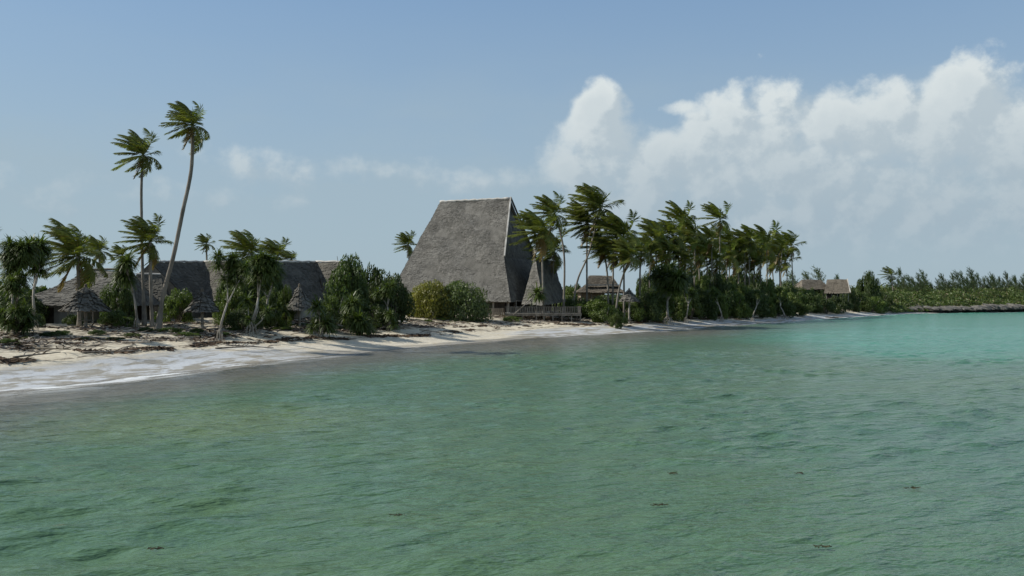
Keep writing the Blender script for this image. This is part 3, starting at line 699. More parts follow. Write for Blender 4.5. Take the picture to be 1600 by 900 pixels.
# right of the hall
palm('palm with orange coconuts overlapping the right edge of the hall', [(850, 480), (848, 430), (846, 365)], 126, 46, 0, orange=True, coco=8, dry=2)
palm('palm with straight trunk and full crown right of the orange coconuts', [(880, 470), (882, 410), (876, 365), (866, 335)], 133, 36, 1)
palm('short palm with low crown tucked behind the porch roof', [(866, 480), (864, 440), (866, 392)], 140, 40, 2)
palm('tall palm with strongly right-leaning trunk right of the hall', [(893, 470), (902, 440), (920, 395), (938, 325)], 136, 46, 3, coco=4)
palm('tall straight palm crossed by the leaning trunk', [(917, 480), (917, 420), (917, 350)], 139, 40, 0)
palm('palm with yellowing fronds left of the villa', [(951, 478), (949, 430), (943, 388)], 138, 34, 1, dry=3)
palm('thin palm standing in the middle of the villa roof', [(957, 480), (958, 430), (958, 395)], 143, 32, 3, dry=2)
palm('broad dark palm with upright pale trunk by the distant parasol', [(975, 484), (975, 430), (974, 372)], 134, 46, 2, dry=2)
palm('palm with right-leaning pale trunk whose foot stands before the villa', [(960, 487), (968, 450), (985, 400)], 130, 34, 1)
palm('palm at the left end of the grove beside the broad dark one', [(1000, 480), (1000, 430), (1002, 395)], 142, 32, 0)
# grove
GR = [(1034, 378, 42, 'domed palm at the left end of the grove'), (1046, 398, 36, 'low palm under the domed one in the grove'),
      (1066, 352, 40, 'highest round crowned palm of the grove'), (1086, 372, 38, 'palm just right of the highest round crown'),
      (1125, 347, 34, 'spiky palm standing clear above the grove on a thin trunk'), (1104, 392, 38, 'palm under and left of the spiky one'),
      (1140, 385, 36, 'palm right under the spiky one'), (1163, 386, 34, 'palm with flat crown right of the spiky one'),
      (1120, 412, 36, 'low yellowish palm in the middle of the grove'), (1180, 398, 34, 'palm before the gap toward the grove end'),
      (1198, 388, 38, 'broad palm near the right end of the grove'), (1216, 400, 34, 'low palm near the right end of the grove'),
      (1052, 372, 34, 'palm between the domed one and the highest crown'), (1092, 400, 38, 'low palm left of the spiky one, under its neighbours'),
      (1188, 410, 32, 'low palm with hanging fronds toward the grove end'), (1228, 412, 28, 'short palm under the last one of the grove'), (1136, 402, 34, 'palm crown low beneath the spiky trunk'),
      (1024, 378, 34, 'small crowned palm leaning on the domed one'), (1172, 378, 28, 'palm crown level with the flat crown at its right'),
      (1042, 410, 28, 'small palm low under the left end of the grove'), (1080, 418, 26, 'small palm low beneath the highest crowns'), (1112, 378, 28, 'palm crown close behind the spiky one, at its left'),
      (1148, 400, 28, 'palm crown filling the space right of the spiky trunk'), (1206, 412, 28, 'small low palm between the two broad ones'), (1222, 385, 26, 'slim palm beside the last palm of the grove'),
      (1060, 392, 30, 'palm crown in front of the highest ones, slightly left'), (1168, 408, 28, 'small palm below the flat crown'),
      (1236, 388, 30, 'last palm on the right end of the grove'), (1070, 408, 38, 'low broad palm beneath the highest round crown'),
      (1152, 415, 30, 'low palm with visible trunks below the flat crown'), (1018, 400, 34, 'low palm behind the distant parasol side of the grove')]
for i, (px, py, R, lb) in enumerate(GR):
    r = random.Random(i); d = float(np.interp(px, [1000, 1100, 1200, 1290], [128, 153, 180, 222])) + 22 + r.uniform(-4, 8)
    palm(lb, [(px + r.uniform(-6, 8), 480), (px + r.uniform(-3, 3), 440), (px, py - 4)], d, R * .95, i, nf=20, coco=1, dry=1 + i % 2, group='palms of the grove')
palm('lone distant palm on the far point right of the dark tree', [(1396, 470), (1395, 450), (1393, 430)], 300, 17, 0, nf=16, coco=0, dry=0)
# off the left edge
palm('palm crown cut by the left edge of the frame', [(-30, 520), (-30, 450), (-28, 390)], 82, 50, 1)

# ------------------------------------------------------------------ screw pines
def head_mesh(seed):
    r = random.Random(seed); V = []; Fc = []
    for k in range(80):
        az_ = r.uniform(0, 2 * PI); el_ = math.asin(r.uniform(-.35, 1)); d = Vector((math.cos(el_) * math.cos(az_), math.cos(el_) * math.sin(az_), math.sin(el_)))
        s_ = d.cross(Vector((0, 0, 1))).normalized() * .045; p = d * .08; ln = r.uniform(.6, 1.05); b = len(V); V += [tuple(p - s_), tuple(p + s_)]
        dd = d.copy()
        for j in range(3):
            dd = (dd + Vector((-.10, 0, -.28 - .12 * j))).normalized(); p = p + dd * ln / 3; wv_ = s_ * (1, .75, .12)[j]; V += [tuple(p - wv_), tuple(p + wv_)]
            Fc.append((b + 2 * j, b + 2 * j + 1, b + 2 * j + 3, b + 2 * j + 2))
    return mesh('leaf_head', V, Fc, M['strap'])
HEADS = [head_mesh(i) for i in range(4)]
def skel(seed, lean=0.0, forks=3, spread=.55):
    r = random.Random(seed); tubes = []; tips = []
    def grow(p, d, rad, ln, lev):
        pts = [p]; 
        for k in range(3):
            d = (d + Vector((r.uniform(-.14, .14), r.uniform(-.14, .14), .06))).normalized(); pts.append(pts[-1] + d * ln / 3)
        tubes.append((pts, [rad * (1 - .12 * i) for i in range(4)]))
        if lev >= 2 and r.random() < .55: tips.append((pts[r.choice((1, 2))] + Vector((r.uniform(-.06, .06), r.uniform(-.06, .06), -.03)), d))
        if lev >= forks: tips.append((pts[-1], d)); return
        for k in range(2 if r.random() < .5 else 3):
            a = r.uniform(0, 2 * PI); nd = (d + Vector((math.cos(a), math.sin(a), .25)) * spread).normalized(); grow(pts[-1], nd, rad * .62, ln * r.uniform(.55, .8), lev + 1)
    grow(Vector((0, 0, .12)), Vector((lean, 0, 1)).normalized(), .042, .36, 0)
    roots = []
    for k in range(9):
        a = 2 * PI * k / 9 + r.uniform(-.2, .2); q = tubes[0][0][0].lerp(tubes[0][0][1], r.uniform(.1, .6)); roots.append(([q, q * .5 + Vector((.05 * math.cos(a), .05 * math.sin(a), .02)), Vector((.08 * math.cos(a), .08 * math.sin(a), -.05))], [.012, .012, .01]))
    return tubes, tips, roots
def screw_pine(label, px, d, w_px, top_y, seed, lean=0.0, forks=3, head=.17, m='bark', spread=.55, group='screw pines on the beach edge', low=0):
    tubes, tips, roots = skel(seed, lean, forks, spread); b = on(px, d)
    rl = random.Random(seed + 50)
    for k in range(low):
        a = rl.uniform(0, 6.28); q = Vector((rl.uniform(.12, .3) * math.cos(a), rl.uniform(.12, .3) * math.sin(a), rl.uniform(.12, .42))); tips.append((q, q)); tubes.append(([Vector((0, 0, .05)), q * .6, q], [.02, .016, .012]))
    hgt = max(p.z for p, _ in tips) + head * .4; wid = max(.2, max(abs(p.x) for p, _ in tips) + head * .7)
    sz = (zat(top_y, d) - b.z) / hgt; sxy = (w_px / 2 * d / F) / wid
    t_ = thing('screw_pine', label, 'screw pine', b, 0, group)
    def S(p): return Vector((p.x * sxy, p.y * sxy, p.z * sz))
    av = (sxy + sz) / 2; mb = MB()
    for pts, rad in tubes: mb.tube([S(p) for p in pts], [x * av * .5 for x in rad], 6)
    mb.build('trunk', M[m], t_, True)
    mb = MB()
    for pts, rad in roots: mb.tube([S(p) for p in pts], [x * av * .5 for x in rad], 5)
    mb.build('prop_roots', M[m], t_, True)
    r = random.Random(seed + 9)
    for i, (p, dd) in enumerate(tips):
        o = obj('leaf_head', HEADS[i % 4], t_, S(p), r.uniform(0, 6)); s_ = head * av * 1.15 * r.uniform(.8, 1.2); o.scale = (s_, s_, s_)
    return t_
screw_pine('dark tangled screw pine at the very left edge, roots over the sand', 18, 66, 80, 372, 1, .1, head=.17, forks=3, low=6)
screw_pine('screw pine with slim pale stems between the left edge and the bushy palm', 52, 72, 80, 374, 2, -.1, head=.19)
screw_pine('low screw pine with dense prop roots left of the thatched parasol', 28, 64, 66, 425, 3, 0, 2, .2, 'bark_dark', low=14)
screw_pine('slender screw pine with bare white limbs beside the tall palm trunks', 214, 74, 60, 400, 4, -.05, 2, .2)
screw_pine('big screw pine leaning right with bare white limbs and crown of tufts', 343, 70, 100, 392, 5, .35, head=.15)
screw_pine('screw pine with fanned pale limbs right of the leaning one', 392, 77, 100, 398, 6, .25, head=.15, low=4)
screw_pine('screw pine with dense dark crown, before the long lodge', 415, 84, 90, 412, 7, .15, head=.16, low=4)
screw_pine('low screw pine with spreading roots at the edge of the sand', 553, 86, 64, 466, 8, 0, 1, .30, low=8)
screw_pine('screw pine with pale forked limbs in front of the dark thicket', 608, 92, 50, 440, 9, 0, 2, .17, low=4)
screw_pine('screw pine with thick twisted grey limbs before the palm grove', 1044, 140, 76, 414, 10, -.1, 3, .2)
screw_pine('bleached bare-limbed screw pine at the front of the grove bushes, nearest the thick twisted one', 1072, 148, 40, 448, 21, .3, 2, .12)
screw_pine('pale forked limbs sticking out of the middle of the grove bushes', 1128, 158, 44, 452, 22, -.3, 2, .12)
screw_pine('pale forked limbs sticking out of the bushes toward the grove end', 1176, 168, 40, 455, 23, .2, 2, .12)
screw_pine('bleached leaning limbs at the right end of the grove bushes', 1226, 186, 34, 462, 24, -.2, 2, .12)
screw_pine('spiky young screw pine standing on the timber deck corner', 838, 125.5, 26, 450, 12, 0, 1, .4)
screw_pine('small spiky screw pine at the foot of the small parasol', 500, 80, 50, 468, 13, 0, 1, .28, low=7)

# ------------------------------------------------------------------ shrubs
def leafs(V, Fc, c, R_, n, size, r, nr, squash=.8):
    dirs = nr.normal(size=(n, 3)); dirs /= np.linalg.norm(dirs, axis=1)[:, None]; rad = R_ * nr.uniform(.45, 1.05, n) ** .6
    P_ = np.array(c) + dirs * rad[:, None] * np.array([1, 1, squash])
    nn = dirs + nr.normal(size=(n, 3)) * .7; nn /= np.linalg.norm(nn, axis=1)[:, None]
    t1 = np.cross(nn, nr.normal(size=(n, 3))); t1 /= np.linalg.norm(t1, axis=1)[:, None]; t2 = np.cross(nn, t1)
    s_ = (size * nr.uniform(.6, 1.4, n))[:, None]
    b = len(V); Q = np.stack([P_ - t1 * s_, P_ + t2 * s_ * .5, P_ + t1 * s_, P_ - t2 * s_ * .5], 1).reshape(-1, 3)
    V.extend(map(tuple, Q.tolist())); Fc.extend([(b + 4 * i, b + 4 * i + 1, b + 4 * i + 2, b + 4 * i + 3) for i in range(n)])
def crown_mesh(seed, m, nc=38, nl=230, size=.036, tall=False, full=False):
    r = random.Random(seed); nr = np.random.RandomState(seed); V = []; Fc = []
    for k in range(nc):
        th = r.uniform(0, 2 * PI); zz = r.uniform(0, 1) ** (.75 if tall else .95)
        rr = math.sqrt(max(.05, 1 - zz ** 2.8)) * (r.uniform(.68, .80) if full else r.uniform(.42, .95))
        c = (rr * math.cos(th), rr * math.sin(th), .10 + zz * .66 + r.uniform(-.04, .04))
        leafs(V, Fc, c, r.uniform(.22, .30) if full else r.uniform(.13, .31), nl, size, r, nr)
    return mesh('foliage', V, Fc, m)
CR = {}
for kk, base_ in (('bush', 100), ('bush_mid', 200), ('bush_yel', 300)):
    CR[kk] = [crown_mesh(base_ + i, M[kk], tall=(i % 2 == 1)) for i in range(3 if kk != 'bush_yel' else 1)]
def stem_mesh(seed, m):
    r = random.Random(seed); mb = MB()
    for k in range(7):
        a = r.uniform(0, 6.28); q = Vector((r.uniform(.3, .6) * math.cos(a), r.uniform(.3, .6) * math.sin(a), r.uniform(.5, .85)))
        mb.tube([(.04 * math.cos(a), .04 * math.sin(a), -.08), q * .5 + Vector((r.uniform(-.08, .08), 0, 0)), q], [.028, .02, .008], 5)
    return mb.me('stem', m, True)
CR['bush_yel'] = [crown_mesh(310, M['bush_yel'], 75, 150, .034, full=True)]; CR['bush_round'] = [crown_mesh(311, M['bush_round'], 75, 150, .034, full=True)]
STEM = [stem_mesh(1, M['bark']), stem_mesh(2, M['bark_dark'])]
def shrub(label, px, d, w_px, top_y, kind='bush', group=None, i=0, cat='shrub', name='shrub', dz=0, deep=1.0):
    b = on(px, d); t_ = thing(name, label, cat, b, 0, group); hw = w_px / 2 * d / F; hh = (zat(top_y, d) - b.z)
    r = random.Random(int(px * 7 + d * 3))
    o = obj('foliage', CR[kind][i % len(CR[kind])], t_, (0, 0, -.05 * hh), r.uniform(0, 6.28)); o.scale = (hw * 1.02, hw * deep * 1.02, hh * .97)
    o = obj('stem', STEM[i % 2], t_, (0, 0, 0), r.uniform(0, 6)); o.scale = (hw, hw, hh)
    return t_
SHL = [('rounded bush in front of the right far house, hiding its posts', 1308, 232, 46, 457, 'bush', 0),
       ('dark tangle of leaves around the roots at the left edge', 14, 68, 54, 478, 'bush', 0),
       ('dark leaves at the foot of the slim pale stems', 52, 74, 40, 484, 'bush', 2),
       ('dark undergrowth at the foot of the pale-limbed screw pines', 378, 79, 60, 476, 'bush', 1),
       ('low undergrowth right of the pale-limbed screw pines', 428, 83, 44, 478, 'bush_mid', 0),
       ('low bushes shading the open front of the villa', 940, 150, 70, 456, 'bush', 0),
       ('tall dark crown behind the leaning screw pine, over the lodge roof', 368, 90, 60, 396, 'bush', 0),
       ('dark crown right of the raked palm, hiding the lodge roof', 420, 93, 62, 402, 'bush', 1),
       ('leafy dark crown between the bushy palm and the tall trunks', 182, 84, 52, 425, 'bush', 2),
       ('dark thicket crown at the far left behind the slim stems', 8, 86, 70, 420, 'bush', 0),
       ('rounded yellow-green bush in front of the great hall, left of the greener one', 674, 116, 80, 430, 'bush_yel', 0),
       ('big rounded grey-green bush in front of the great hall', 722, 117, 92, 429, 'bush_round', 0),
       ('bright green bush left of the low parasol beside the tall palm trunk', 277, 86, 66, 440, 'bush_mid', 1),
       ('dark bush under the eave of the leftmost parasol', 114, 80, 32, 488, 'bush', 0),
       ('dark low bush right of the leftmost parasol post', 180, 79, 52, 480, 'bush', 1),
       ('tall feathery tree left of the great hall, highest of the thicket', 545, 95, 84, 382, 'bush', 1),
       ('dark tree in the middle of the thicket left of the hall', 585, 100, 78, 398, 'bush', 2),
       ('dark drooping tree at the right of the thicket, touching the hall roof', 614, 98, 66, 414, 'bush', 0),
       ('green bush filling the left foot of the thicket', 520, 90, 56, 455, 'bush_mid', 2),
       ('low dark shrub at the foot of the thicket', 590, 93, 70, 468, 'bush', 1),
       ('dark shrub between the two middle parasols', 430, 88, 50, 440, 'bush', 2),
       ('sunlit green shrub right of the pale screw pine limbs', 448, 86, 30, 432, 'bush_mid', 1),
       ('green shrub behind the leaning screw pine', 365, 84, 60, 438, 'bush_mid', 0),
       ('dark shrub mass left of the low parasol bench', 396, 90, 70, 430, 'bush', 0),
       ('dark shrub at the left edge behind the tangled screw pine', -5, 80, 70, 445, 'bush', 2),
       ('low shrub behind the slim pale stems at far left', 45, 84, 60, 452, 'bush', 1),
       ('small leafy shrub in front of the cottage veranda', 196, 76, 34, 492, 'bush_mid', 0),
       ('low creeper bush on the sand under the deck edge', 800, 120, 30, 492, 'bush_mid', 1),
       ('bush at the right end of the timber deck', 900, 136, 60, 458, 'bush', 0),
       ('green bush before the villa, right of the deck', 932, 134, 62, 461, 'bush_mid', 1),
       ('low bright shrub at the sand edge under the slender palms', 950, 127, 60, 474, 'bush_mid', 2),
       ('dark green bush around the foot of the distant parasol', 975, 137, 60, 463, 'bush_mid', 0),
       ('small round shrub lowest on the sand right of the deck', 962, 122, 22, 484, 'bush_mid', 1),
       ('dark bush right of the distant parasol', 1008, 138, 50, 450, 'bush', 1),
       ('green bush above the hall porch seen behind the palm trunks', 890, 170, 60, 440, 'bush_mid', 0),
       ('round dark tree behind the leaning trunk near the villa', 905, 175, 50, 436, 'bush', 2)]
for i, (lb, px, d, wp, ty, kd, ii) in enumerate(SHL): shrub(lb, px, d, wp, ty, kd, i=ii)
# the wall of bushes under the palm grove
r = random.Random(77)
TOPS = [(1000, 420), (1030, 412), (1080, 406), (1130, 410), (1180, 416), (1220, 420), (1250, 440), (1290, 456), (1330, 452)]
k = 0
for row, (dd, drop) in enumerate(((18, 0), (7, 16), (-2, 34))):
    px = 1010 + row * 9
    while px < (1285, 1275, 1240)[row]:
        s0 = np.interp(px, [1000, 1100, 1200, 1290], [128, 153, 180, 222]) + 9
        d = s0 + dd + r.uniform(-2, 3); ty = np.interp(px, [a for a, b in TOPS], [b for a, b in TOPS]) + drop + r.uniform(-6, 8)
        shrub(('tall dark bush crown in the back rank under the palm grove', 'dark bush in the middle rank under the palm grove', 'low rounded bush leaning over the sand under the palm grove')[row], px, d, r.uniform(38, 60), ty, 'bush' if r.random() < .6 else 'bush_mid', 'bushes under the palm grove, %s rank' % ('back', 'middle', 'front')[row], k); k += 1
        px += r.uniform(17, 26)
SHF = [('dark windswept tree rising over the scrub right of the far houses', 1356, 268, 42, 414, 'bush', 1), ('green bush at the left of the far sandy spit', 1335, 258, 50, 448, 'bush_mid', 0),
       ('dark bush right beneath the windswept tree', 1378, 276, 40, 450, 'bush', 2), ('low bush right of the far houses', 1326, 250, 34, 440, 'bush', 0), ('low green bush nearest the far sandy spit', 1360, 262, 60, 460, 'bush_mid', 2),
       ('bush in front of the left far house', 1262, 222, 50, 448, 'bush', 1), ('dark bush left of the open sand by the far houses', 1290, 226, 40, 462, 'bush', 0)]
for lb, px, d, wp, ty, kd, ii in SHF: shrub(lb, px, d, wp, ty, kd, i=ii)
# creepers on the upper sand
r = random.Random(21); k = 0
for px in range(-10, 700, 27):
    p_ = ground(px + r.uniform(-8, 8), np.interp(px, [0, 300, 700], [536, 522, 503]) + r.uniform(-7, 5)); x_, d_ = p_.x, p_.y; ppx = 800 + x_ / d_ * F
    hh = r.uniform(.18, .5); shrub('low tuft of green creeper on the littered upper sand', ppx, d_, r.uniform(18, 46), HY - (p_.z + hh - H) * F / d_, 'bush_mid' if k % 3 else 'bush', 'creeper tufts on the upper sand', k, 'creeper', 'beach_creeper'); k += 1
# low bush line behind the left beach
k = 0; px = -60
while px < 640:
    shrub('dark bush in the low line behind the beach lodges', px, r.uniform(128, 150), r.uniform(50, 80), r.uniform(440, 458), 'bush' if k % 3 else 'bush_mid', 'low line of bushes behind the lodges', k); px += r.uniform(34, 52); k += 1

# ------------------------------------------------------------------ casuarinas on the point
def casu_mesh(seed):
    r = random.Random(seed); V = []; Fc = []; lean = r.uniform(.08, .22)
    for k in range(46):
        z = r.uniform(.08, .97) ** .85; a = r.uniform(0, 6.28); rr = (.34 * (1.04 - z) ** .8 + .03) * r.uniform(.35, 1.15); base_ = Vector((-lean * z * z, 0, z))
        tip = base_ + Vector((rr * math.cos(a) - .06, rr * math.sin(a), .10 + .12 * r.random()))
        for j in range(15):
            q = base_.lerp(tip, (j + 1) / 15) + Vector((r.gauss(0, .012), r.gauss(0, .012), r.gauss(0, .012))); dd = Vector((r.uniform(-1, .3), r.uniform(-.5, .5), r.uniform(.1, 1))).normalized() * r.uniform(.04, .10)
            s_ = dd.cross(Vector((0, 1, .2))).normalized() * .0065; b = len(V); V += [tuple(q - s_), tuple(q + s_), tuple(q + dd)]; Fc.append((b, b + 1, b + 2))
    return mesh('foliage', V, Fc, M['needle'])
CAS = [casu_mesh(i) for i in range(6)]
mb = MB(); mb.tube([(0, 0, -.02), (-.03, 0, .5), (-.1, 0, 1)], [.014, .009, .002], 5); CAST = mb.me('trunk', M['bark_dark'], True)
def casu(px, d, ty, wf, label, group, i):
    b = on(px, d); hh = (zat(ty, d) - b.z) * .92; t_ = thing('casuarina_tree', label, 'casuarina tree', b, 0, group)
    o = obj('foliage', CAS[i % 6], t_, (0, 0, 0), random.Random(i).uniform(-.5, .5)); o.scale = (hh * wf, hh * wf, hh)
    o = obj('trunk', CAST, t_); o.scale = (hh, hh, hh)
px = 1398; k = 0; r = random.Random(5)
CG = 'casuarinas on the far point'
while px < 1700:
    d = 320 + (px - 1400) * .12 + r.uniform(-8, 14); ty = r.choice((432, 438, 440, 430, 442, 436, 434)) - (2 if px > 1500 else 0)
    casu(px, d, ty + r.uniform(-2, 3), r.uniform(.8, 1.3), 'wispy casuarina tree in the row along the far point', CG, k); px += r.uniform(2.5, 6); k += 1
for px, ty, lb in ((1416, 422, 'tall thin casuarina beside the lone distant palm'), (1448, 424, 'casuarina standing alone in the gap of the far row'), (1523, 422, 'tallest casuarina of the far point')):
    casu(px, 322, ty, 1.1, lb, CG, k); k += 1
for px, ty, d, lb in ((1247, 424, 256, 'feathery casuarina between the grove and the far houses'), (1272, 428, 262, 'casuarina behind the left far house'), (1287, 420, 264, 'thin casuarina top over the pair of far houses'), (1318, 432, 262, 'casuarina right behind the far houses')):
    casu(px, d, ty, 1.2, lb, 'casuarinas behind the far houses', k); k += 1

# ------------------------------------------------------------------ scrub belt on the point (countless leaves)
def scrub(name, label, poly_s, a0, a1, hfun, n, size, m, seed):
    nr = np.random.RandomState(seed); a = nr.uniform(a0, a1, n); s_ = nr.uniform(poly_s[0], poly_s[1], n)
    i = np.clip(np.searchsorted(CUM, a) - 1, 0, len(SEG) - 1); f = (a - CUM[i]) / SL[i]; dx = SEG[i, 0] / SL[i]; dy = SEG[i, 1] / SL[i]
    X_ = SH[i, 0] + SEG[i, 0] * f - dy * s_; Y_ = SH[i, 1] + SEG[i, 1] * f + dx * s_
    h = hfun(X_, Y_, s_, a); Z_ = tz(X_, Y_) + h * nr.uniform(.25, 1, n) ** .5
    P_ = np.stack([X_, Y_, Z_], 1); nn = nr.normal(size=(n, 3)) + np.array([0, -.4, .6]); nn /= np.linalg.norm(nn, axis=1)[:, None]
    t1 = np.cross(nn, nr.normal(size=(n, 3))); t1 /= np.linalg.norm(t1, axis=1)[:, None]; t2 = np.cross(nn, t1); sz = (size * nr.uniform(.5, 1.4, n))[:, None]
    Q = np.stack([P_ - t1 * sz, P_ + t2 * sz * .6, P_ + t1 * sz, P_ - t2 * sz * .6], 1).reshape(-1, 3)
    me = bpy.data.meshes.new(name); me.vertices.add(len(Q)); me.vertices.foreach_set('co', Q.ravel().astype(np.float32)); me.loops.add(4 * n)
    me.loops.foreach_set('vertex_index', np.arange(4 * n, dtype=np.int32)); me.polygons.add(n); me.polygons.foreach_set('loop_start', np.arange(0, 4 * n, 4, dtype=np.int32)); me.polygons.foreach_set('loop_total', np.full(n, 4, np.int32))
    me.update(calc_edges=True); me.materials.append(m); o = obj(name, me); tagk(o, label, 'scrub', None, 'stuff'); return o
def arc_of(x, y): return float(shore(np.array([x]), np.array([y]))[1][0])
A0 = arc_of(118, 262); A1 = arc_of(330, 352)
def hf(X_, Y_, s_, a):
    lump = np.abs(fbm(X_ / 7, Y_ / 7, 3)) * 3.4 - .5; return np.clip((s_ - 1) / 5, .2, 1) * (1.7 + 4.4 * np.clip(s_ / 32, 0, 1) + lump * 1.6 * np.clip(s_ / 14, .25, 1))
scrub('coastal_scrub', 'dense green scrub covering the rocky point at the right', (2.5, 42), A0, A1, hf, 150000, .34, M['scrub'], 8)
scrub('inland_wood', 'dark low wood behind the lodges and the grove', (75, 120), arc_of(-18, 62), arc_of(120, 270), lambda X_, Y_, s_, a: 2.6 + 2.2 * np.abs(fbm(X_ / 7, Y_ / 7, 3)), 60000, .5, M['bush'], 9)

# ------------------------------------------------------------------ coral cliff
na = 900; prof = [(3.5, 2.35), (1.6, 2.3), (.7, 2.0), (.1, 1.6), (-.1, 1.15), (.25, .8), (.9, .45), (1.1, .1), (.9, -.6)]
V = []; Fc = []; a_s = np.linspace(arc_of(108, 255), arc_of(420, 380), na)
for j, a in enumerate(a_s):
    i = min(len(SEG) - 1, max(0, int(np.searchsorted(CUM, a)) - 1)); f = (a - CUM[i]) / SL[i]; dx, dy = SEG[i] / SL[i]; bx, by = SH[i] + SEG[i] * f
    gr = min(1, .30 + j / 90); n1 = float(fbm(a / 6, 5.0, 4)) 
    for q, (s_, z_) in enumerate(prof):
        nn = float(fbm(a / .9 + q * 1.1, q * .9, 4)); s2_ = s_ + nn * 2.6 + n1 * 3.0 - .4 + max(0, 9 * (1 - j / 150)); zz = z_ * gr * (1 + .35 * n1) + nn * .9 * (z_ > 1.0)
        V.append((bx - dy * s2_, by + dx * s2_, zz))
K = len(prof)
for j in range(na - 1):
    for q in range(K - 1): b = j * K + q; Fc.append((b, b + 1, b + K + 1, b + K))
o = obj('coral_cliff', mesh('coral_cliff', V, Fc, M['rock'])); o['kind'] = 'structure'

# ------------------------------------------------------------------ beach litter, driftwood
def litter(name, label, cat, n, srange, arange, size, m, seed, long=3.0, clump=None, up=.06):
    nr = np.random.RandomState(seed); a = nr.uniform(arange[0], arange[1], n)
    if clump: c0, wd = clump; s_ = c0 + nr.normal(size=n) * wd + fbm(a / 7, a * 0 + seed, 3) * 2.2
    else: s_ = nr.uniform(srange[0], srange[1], n)
    keep = fbm(a / 2.5, s_ / 1.2 + seed, 3) > -.06; a = a[keep]; s_ = s_[keep]; n = len(a)
    i = np.clip(np.searchsorted(CUM, a) - 1, 0, len(SEG) - 1); f = (a - CUM[i]) / SL[i]; dx = SEG[i, 0] / SL[i]; dy = SEG[i, 1] / SL[i]
    X_ = SH[i, 0] + SEG[i, 0] * f - dy * s_; Y_ = SH[i, 1] + SEG[i, 1] * f + dx * s_; Z_ = tz(X_, Y_) + nr.uniform(0, up, n)
    P_ = np.stack([X_, Y_, Z_], 1); th = nr.uniform(0, 2 * PI, n); sz = size * nr.uniform(.4, 1.5, n); L2 = sz * nr.uniform(1, long, n)
    d = np.stack([np.cos(th), np.sin(th), nr.uniform(-.15, .35, n)], 1) * L2[:, None]; w_ = np.stack([-np.sin(th), np.cos(th), nr.uniform(-.5, .5, n)], 1) * (sz * .3)[:, None]
    t_ = np.array([0, 0, 1.0]) * (sz * .35)[:, None]
    Q = np.stack([P_ - d - w_, P_ + d - w_, P_ + d * 1.1 + w_ + t_ * .3, P_ - d + w_, P_ + t_], 1).reshape(-1, 3); V = list(map(tuple, Q.tolist())); Fc = []
    for k in range(n): b = 5 * k; Fc += [(b, b + 1, b + 4), (b + 1, b + 2, b + 4), (b + 2, b + 3, b + 4), (b + 3, b, b + 4)]
    o = obj(name, mesh(name, V, Fc, m)); tagk(o, label, cat, None, 'stuff')
AL0 = arc_of(-27, 30); AL1 = arc_of(60, 185)
M['weed'] = m_wood('dry_seaweed', (.045, .03, .02), (.12, .08, .05), 3)
litter('seaweed_line', 'dark line of washed-up seaweed along the lower beach', 'seaweed', 9000, None, (AL0, AL1), .13, M['weed'], 1, 2.5, (7.0, .35))
litter('seaweed_line', 'broken upper line of dry seaweed near the beach plants', 'seaweed', 6000, None, (AL0, AL1), .13, M['weed'], 2, 2.5, (10.5, .6))
litter('leaf_litter', 'fallen leaves and twigs scattered over the upper sand', 'litter', 14000, (9, 22), (AL0, AL1), .13, M['drift'], 3, 5)
litter('leaf_litter', 'dark twigs and husks strewn under the beach trees', 'litter', 9000, (11, 24), (AL0, AL1), .15, M['weed'], 4, 4)
# grass tufts
nr = np.random.RandomState(6); V = []; Fc = []
for k in range(700):
    a = nr.uniform(AL0, AL1); s_ = nr.uniform(12, 24); i = int(np.clip(np.searchsorted(CUM, a) - 1, 0, len(SEG) - 1)); f = (a - CUM[i]) / SL[i]; dx, dy = SEG[i] / SL[i]
    x, y = SH[i] + SEG[i] * f + np.array([-dy, dx]) * s_
    if fbm(x / 4, y / 4, 2) < .0: continue
    z = tz1(x, y)
    for j in range(16):
        th = nr.uniform(0, 6.28); h_ = nr.uniform(.15, .4); b = len(V); ox, oy = nr.normal(size=2) * .15
        V += [(x + ox, y + oy, z), (x + ox + .04 * math.cos(th), y + oy + .04 * math.sin(th), z), (x + ox + .18 * math.sin(th) - .08, y + oy + .15 * math.cos(th), z + h_)]; Fc.append((b, b + 1, b + 2))
o = obj('beach_grass', mesh('beach_grass', V, Fc, M['grass'])); tagk(o, 'sparse beach grass and creepers along the top of the sand', 'grass', None, 'stuff')
def drift(label, px, py, L, ang, lift, seed, br=3, rad=.06, m='drift'):
    g_ = ground(px, py); r = random.Random(seed); t_ = thing('driftwood_branch', label, 'driftwood', g_, 0, 'driftwood on the beach')
    d = Vector((math.cos(ang), math.sin(ang), 0)); e = d * L; ze = tz1(g_.x + e.x, g_.y + e.y) - g_.z + lift
    S = spline([(0, 0, .03), tuple(e * .35 + Vector((r.uniform(-.15, .15), r.uniform(-.15, .15), .05 + ze * .35))), tuple(e * .7 + Vector((0, r.uniform(-.2, .2), ze * .7 + .05))), (e.x, e.y, ze + .05)], 4)
    mb = MB(); mb.tube(S, [rad * (1 - .65 * i / len(S)) for i in range(len(S))], 6); mb.build('stem', M[m], t_, True)
    for k in range(br):
        i = r.randint(3, len(S) - 3); a = ang + r.choice((-1, 1)) * r.uniform(.4, 1.0); l2 = L * r.uniform(.2, .42); q = S[i]
        mb = MB(); mb.tube([q, q + Vector((math.cos(a) * l2 * .5, math.sin(a) * l2 * .5, .12 + lift * .3)), q + Vector((math.cos(a) * l2, math.sin(a) * l2, .1 + lift * .5))], [rad * .5, rad * .35, rad * .12], 5); mb.build('twig', M[m], t_, True)
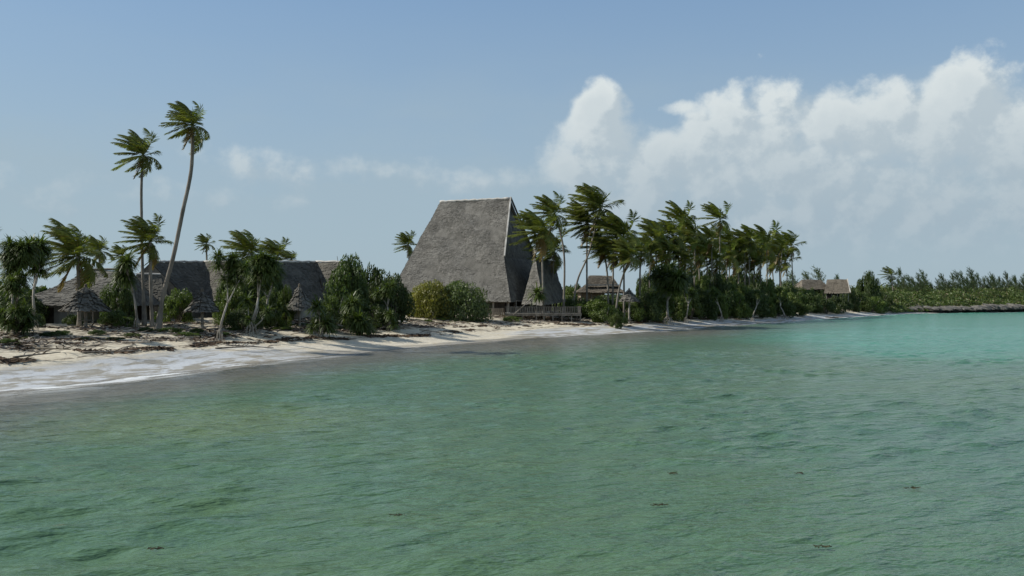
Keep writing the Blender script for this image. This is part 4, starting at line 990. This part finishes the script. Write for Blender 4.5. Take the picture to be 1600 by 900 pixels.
DR = [('dead branch angled up from the sand before the leftmost parasol', 128, 552, 3.4, .5, .5), ('dark fallen branch under the left screw pines', 55, 545, 3.5, -.5, .25),
      ('bleached forked branch on the sand below the leaning screw pine', 336, 545, 3.0, .45, .35), ('long dead stick right of the bleached forked branch', 352, 540, 3.6, .3, .15),
      ('thin crossed twigs at the far left tideline', 20, 560, 2.6, .8, .4), ('pale limb resting below the tall palm trunk', 262, 532, 2.2, -.2, .1),
      ('short grey log near the small parasol', 482, 517, 1.8, .1, .1), ('grey branch under the dark thicket', 545, 516, 2.6, .2, .25),
      ('broken limb on sand left of the round bushes', 622, 512, 2.4, -.15, .3), ('low driftwood log below the yellow-green bush', 655, 516, 2.4, .1, .05),
      ('dark driftwood log at the foam edge near the far spit', 1290, 496, 3.2, 0.1, .05), ('bent stick on sand in front of the second parasol', 300, 538, 2.2, .9, .2),
      ('twisted root on sand between palm and left parasol', 190, 536, 2.5, -.3, .3), ('dark fallen trunk under the palm grove bushes', 1120, 495, 4, .1, .1)]
for i, (lb, px, py, L, an, lf) in enumerate(DR): drift(lb, px, py, L, an, lf, i, 4 if i < 6 else 2, .07 if i != 10 else .2, 'drift' if i not in (1, 10, 13) else 'bark_dark')
# pale stones by the thicket
r = random.Random(4)
for i, (px, py, s_, lb) in enumerate([(441, 506, .3, 'white stone near the foot of the small parasol'), (623, 503, .4, 'large white stone at the foot of the dark thicket'), (632, 503, .28, 'small white stone right of the large one'), (600, 497, .25, 'pale stone deepest inside the thicket foot'), (168, 514, .25, 'pale stone right of the leftmost parasol post')]):
    g_ = ground(px, py); mb = MB(); rg_ = 6; k_ = 9
    mb.tube([(0, 0, -.1 + s_ * .8 * i_ / rg_) for i_ in range(rg_ + 1)], [max(.02, s_ * math.sin(PI * (.15 + .85 * i_ / rg_)) * r.uniform(.85, 1.1)) for i_ in range(rg_ + 1)], k_)
    o = mb.build('stone', M['white'], None, True, g_); o.scale = (1.2, .9, 1); tagk(o, lb, 'stone', 'pale stones along the beach edge')
# floating weed
M['kelp'] = m_wood('wet_weed', (.02, .024, .012), (.05, .05, .025), 3)
r = random.Random(9)
for i, (px, py) in enumerate([(1050, 742), (1290, 858), (1030, 792), (240, 861), (622, 808), (1250, 742), (1425, 765)]):
    d = F * H / (py - HY); x = at(px, d); mb = MB()
    for k in range(r.randint(6, 18)):
        th = r.uniform(0, 6.28); q = Vector((r.gauss(0, .07), r.gauss(0, .025), r.uniform(.0, .02))); l = Vector((math.cos(th) * .045, math.sin(th) * .028, .008)); w_ = Vector((0, .012, .006))
        mb.quad(tuple(q - l - w_), tuple(q + l - w_), tuple(q + l + w_), tuple(q - l + w_))
    o = mb.build('floating_seaweed', M['kelp'], None, False, (x, d, .04)); tagk(o, 'small dark scrap of seaweed drifting on the open green water', 'seaweed', 'scraps of floating seaweed')
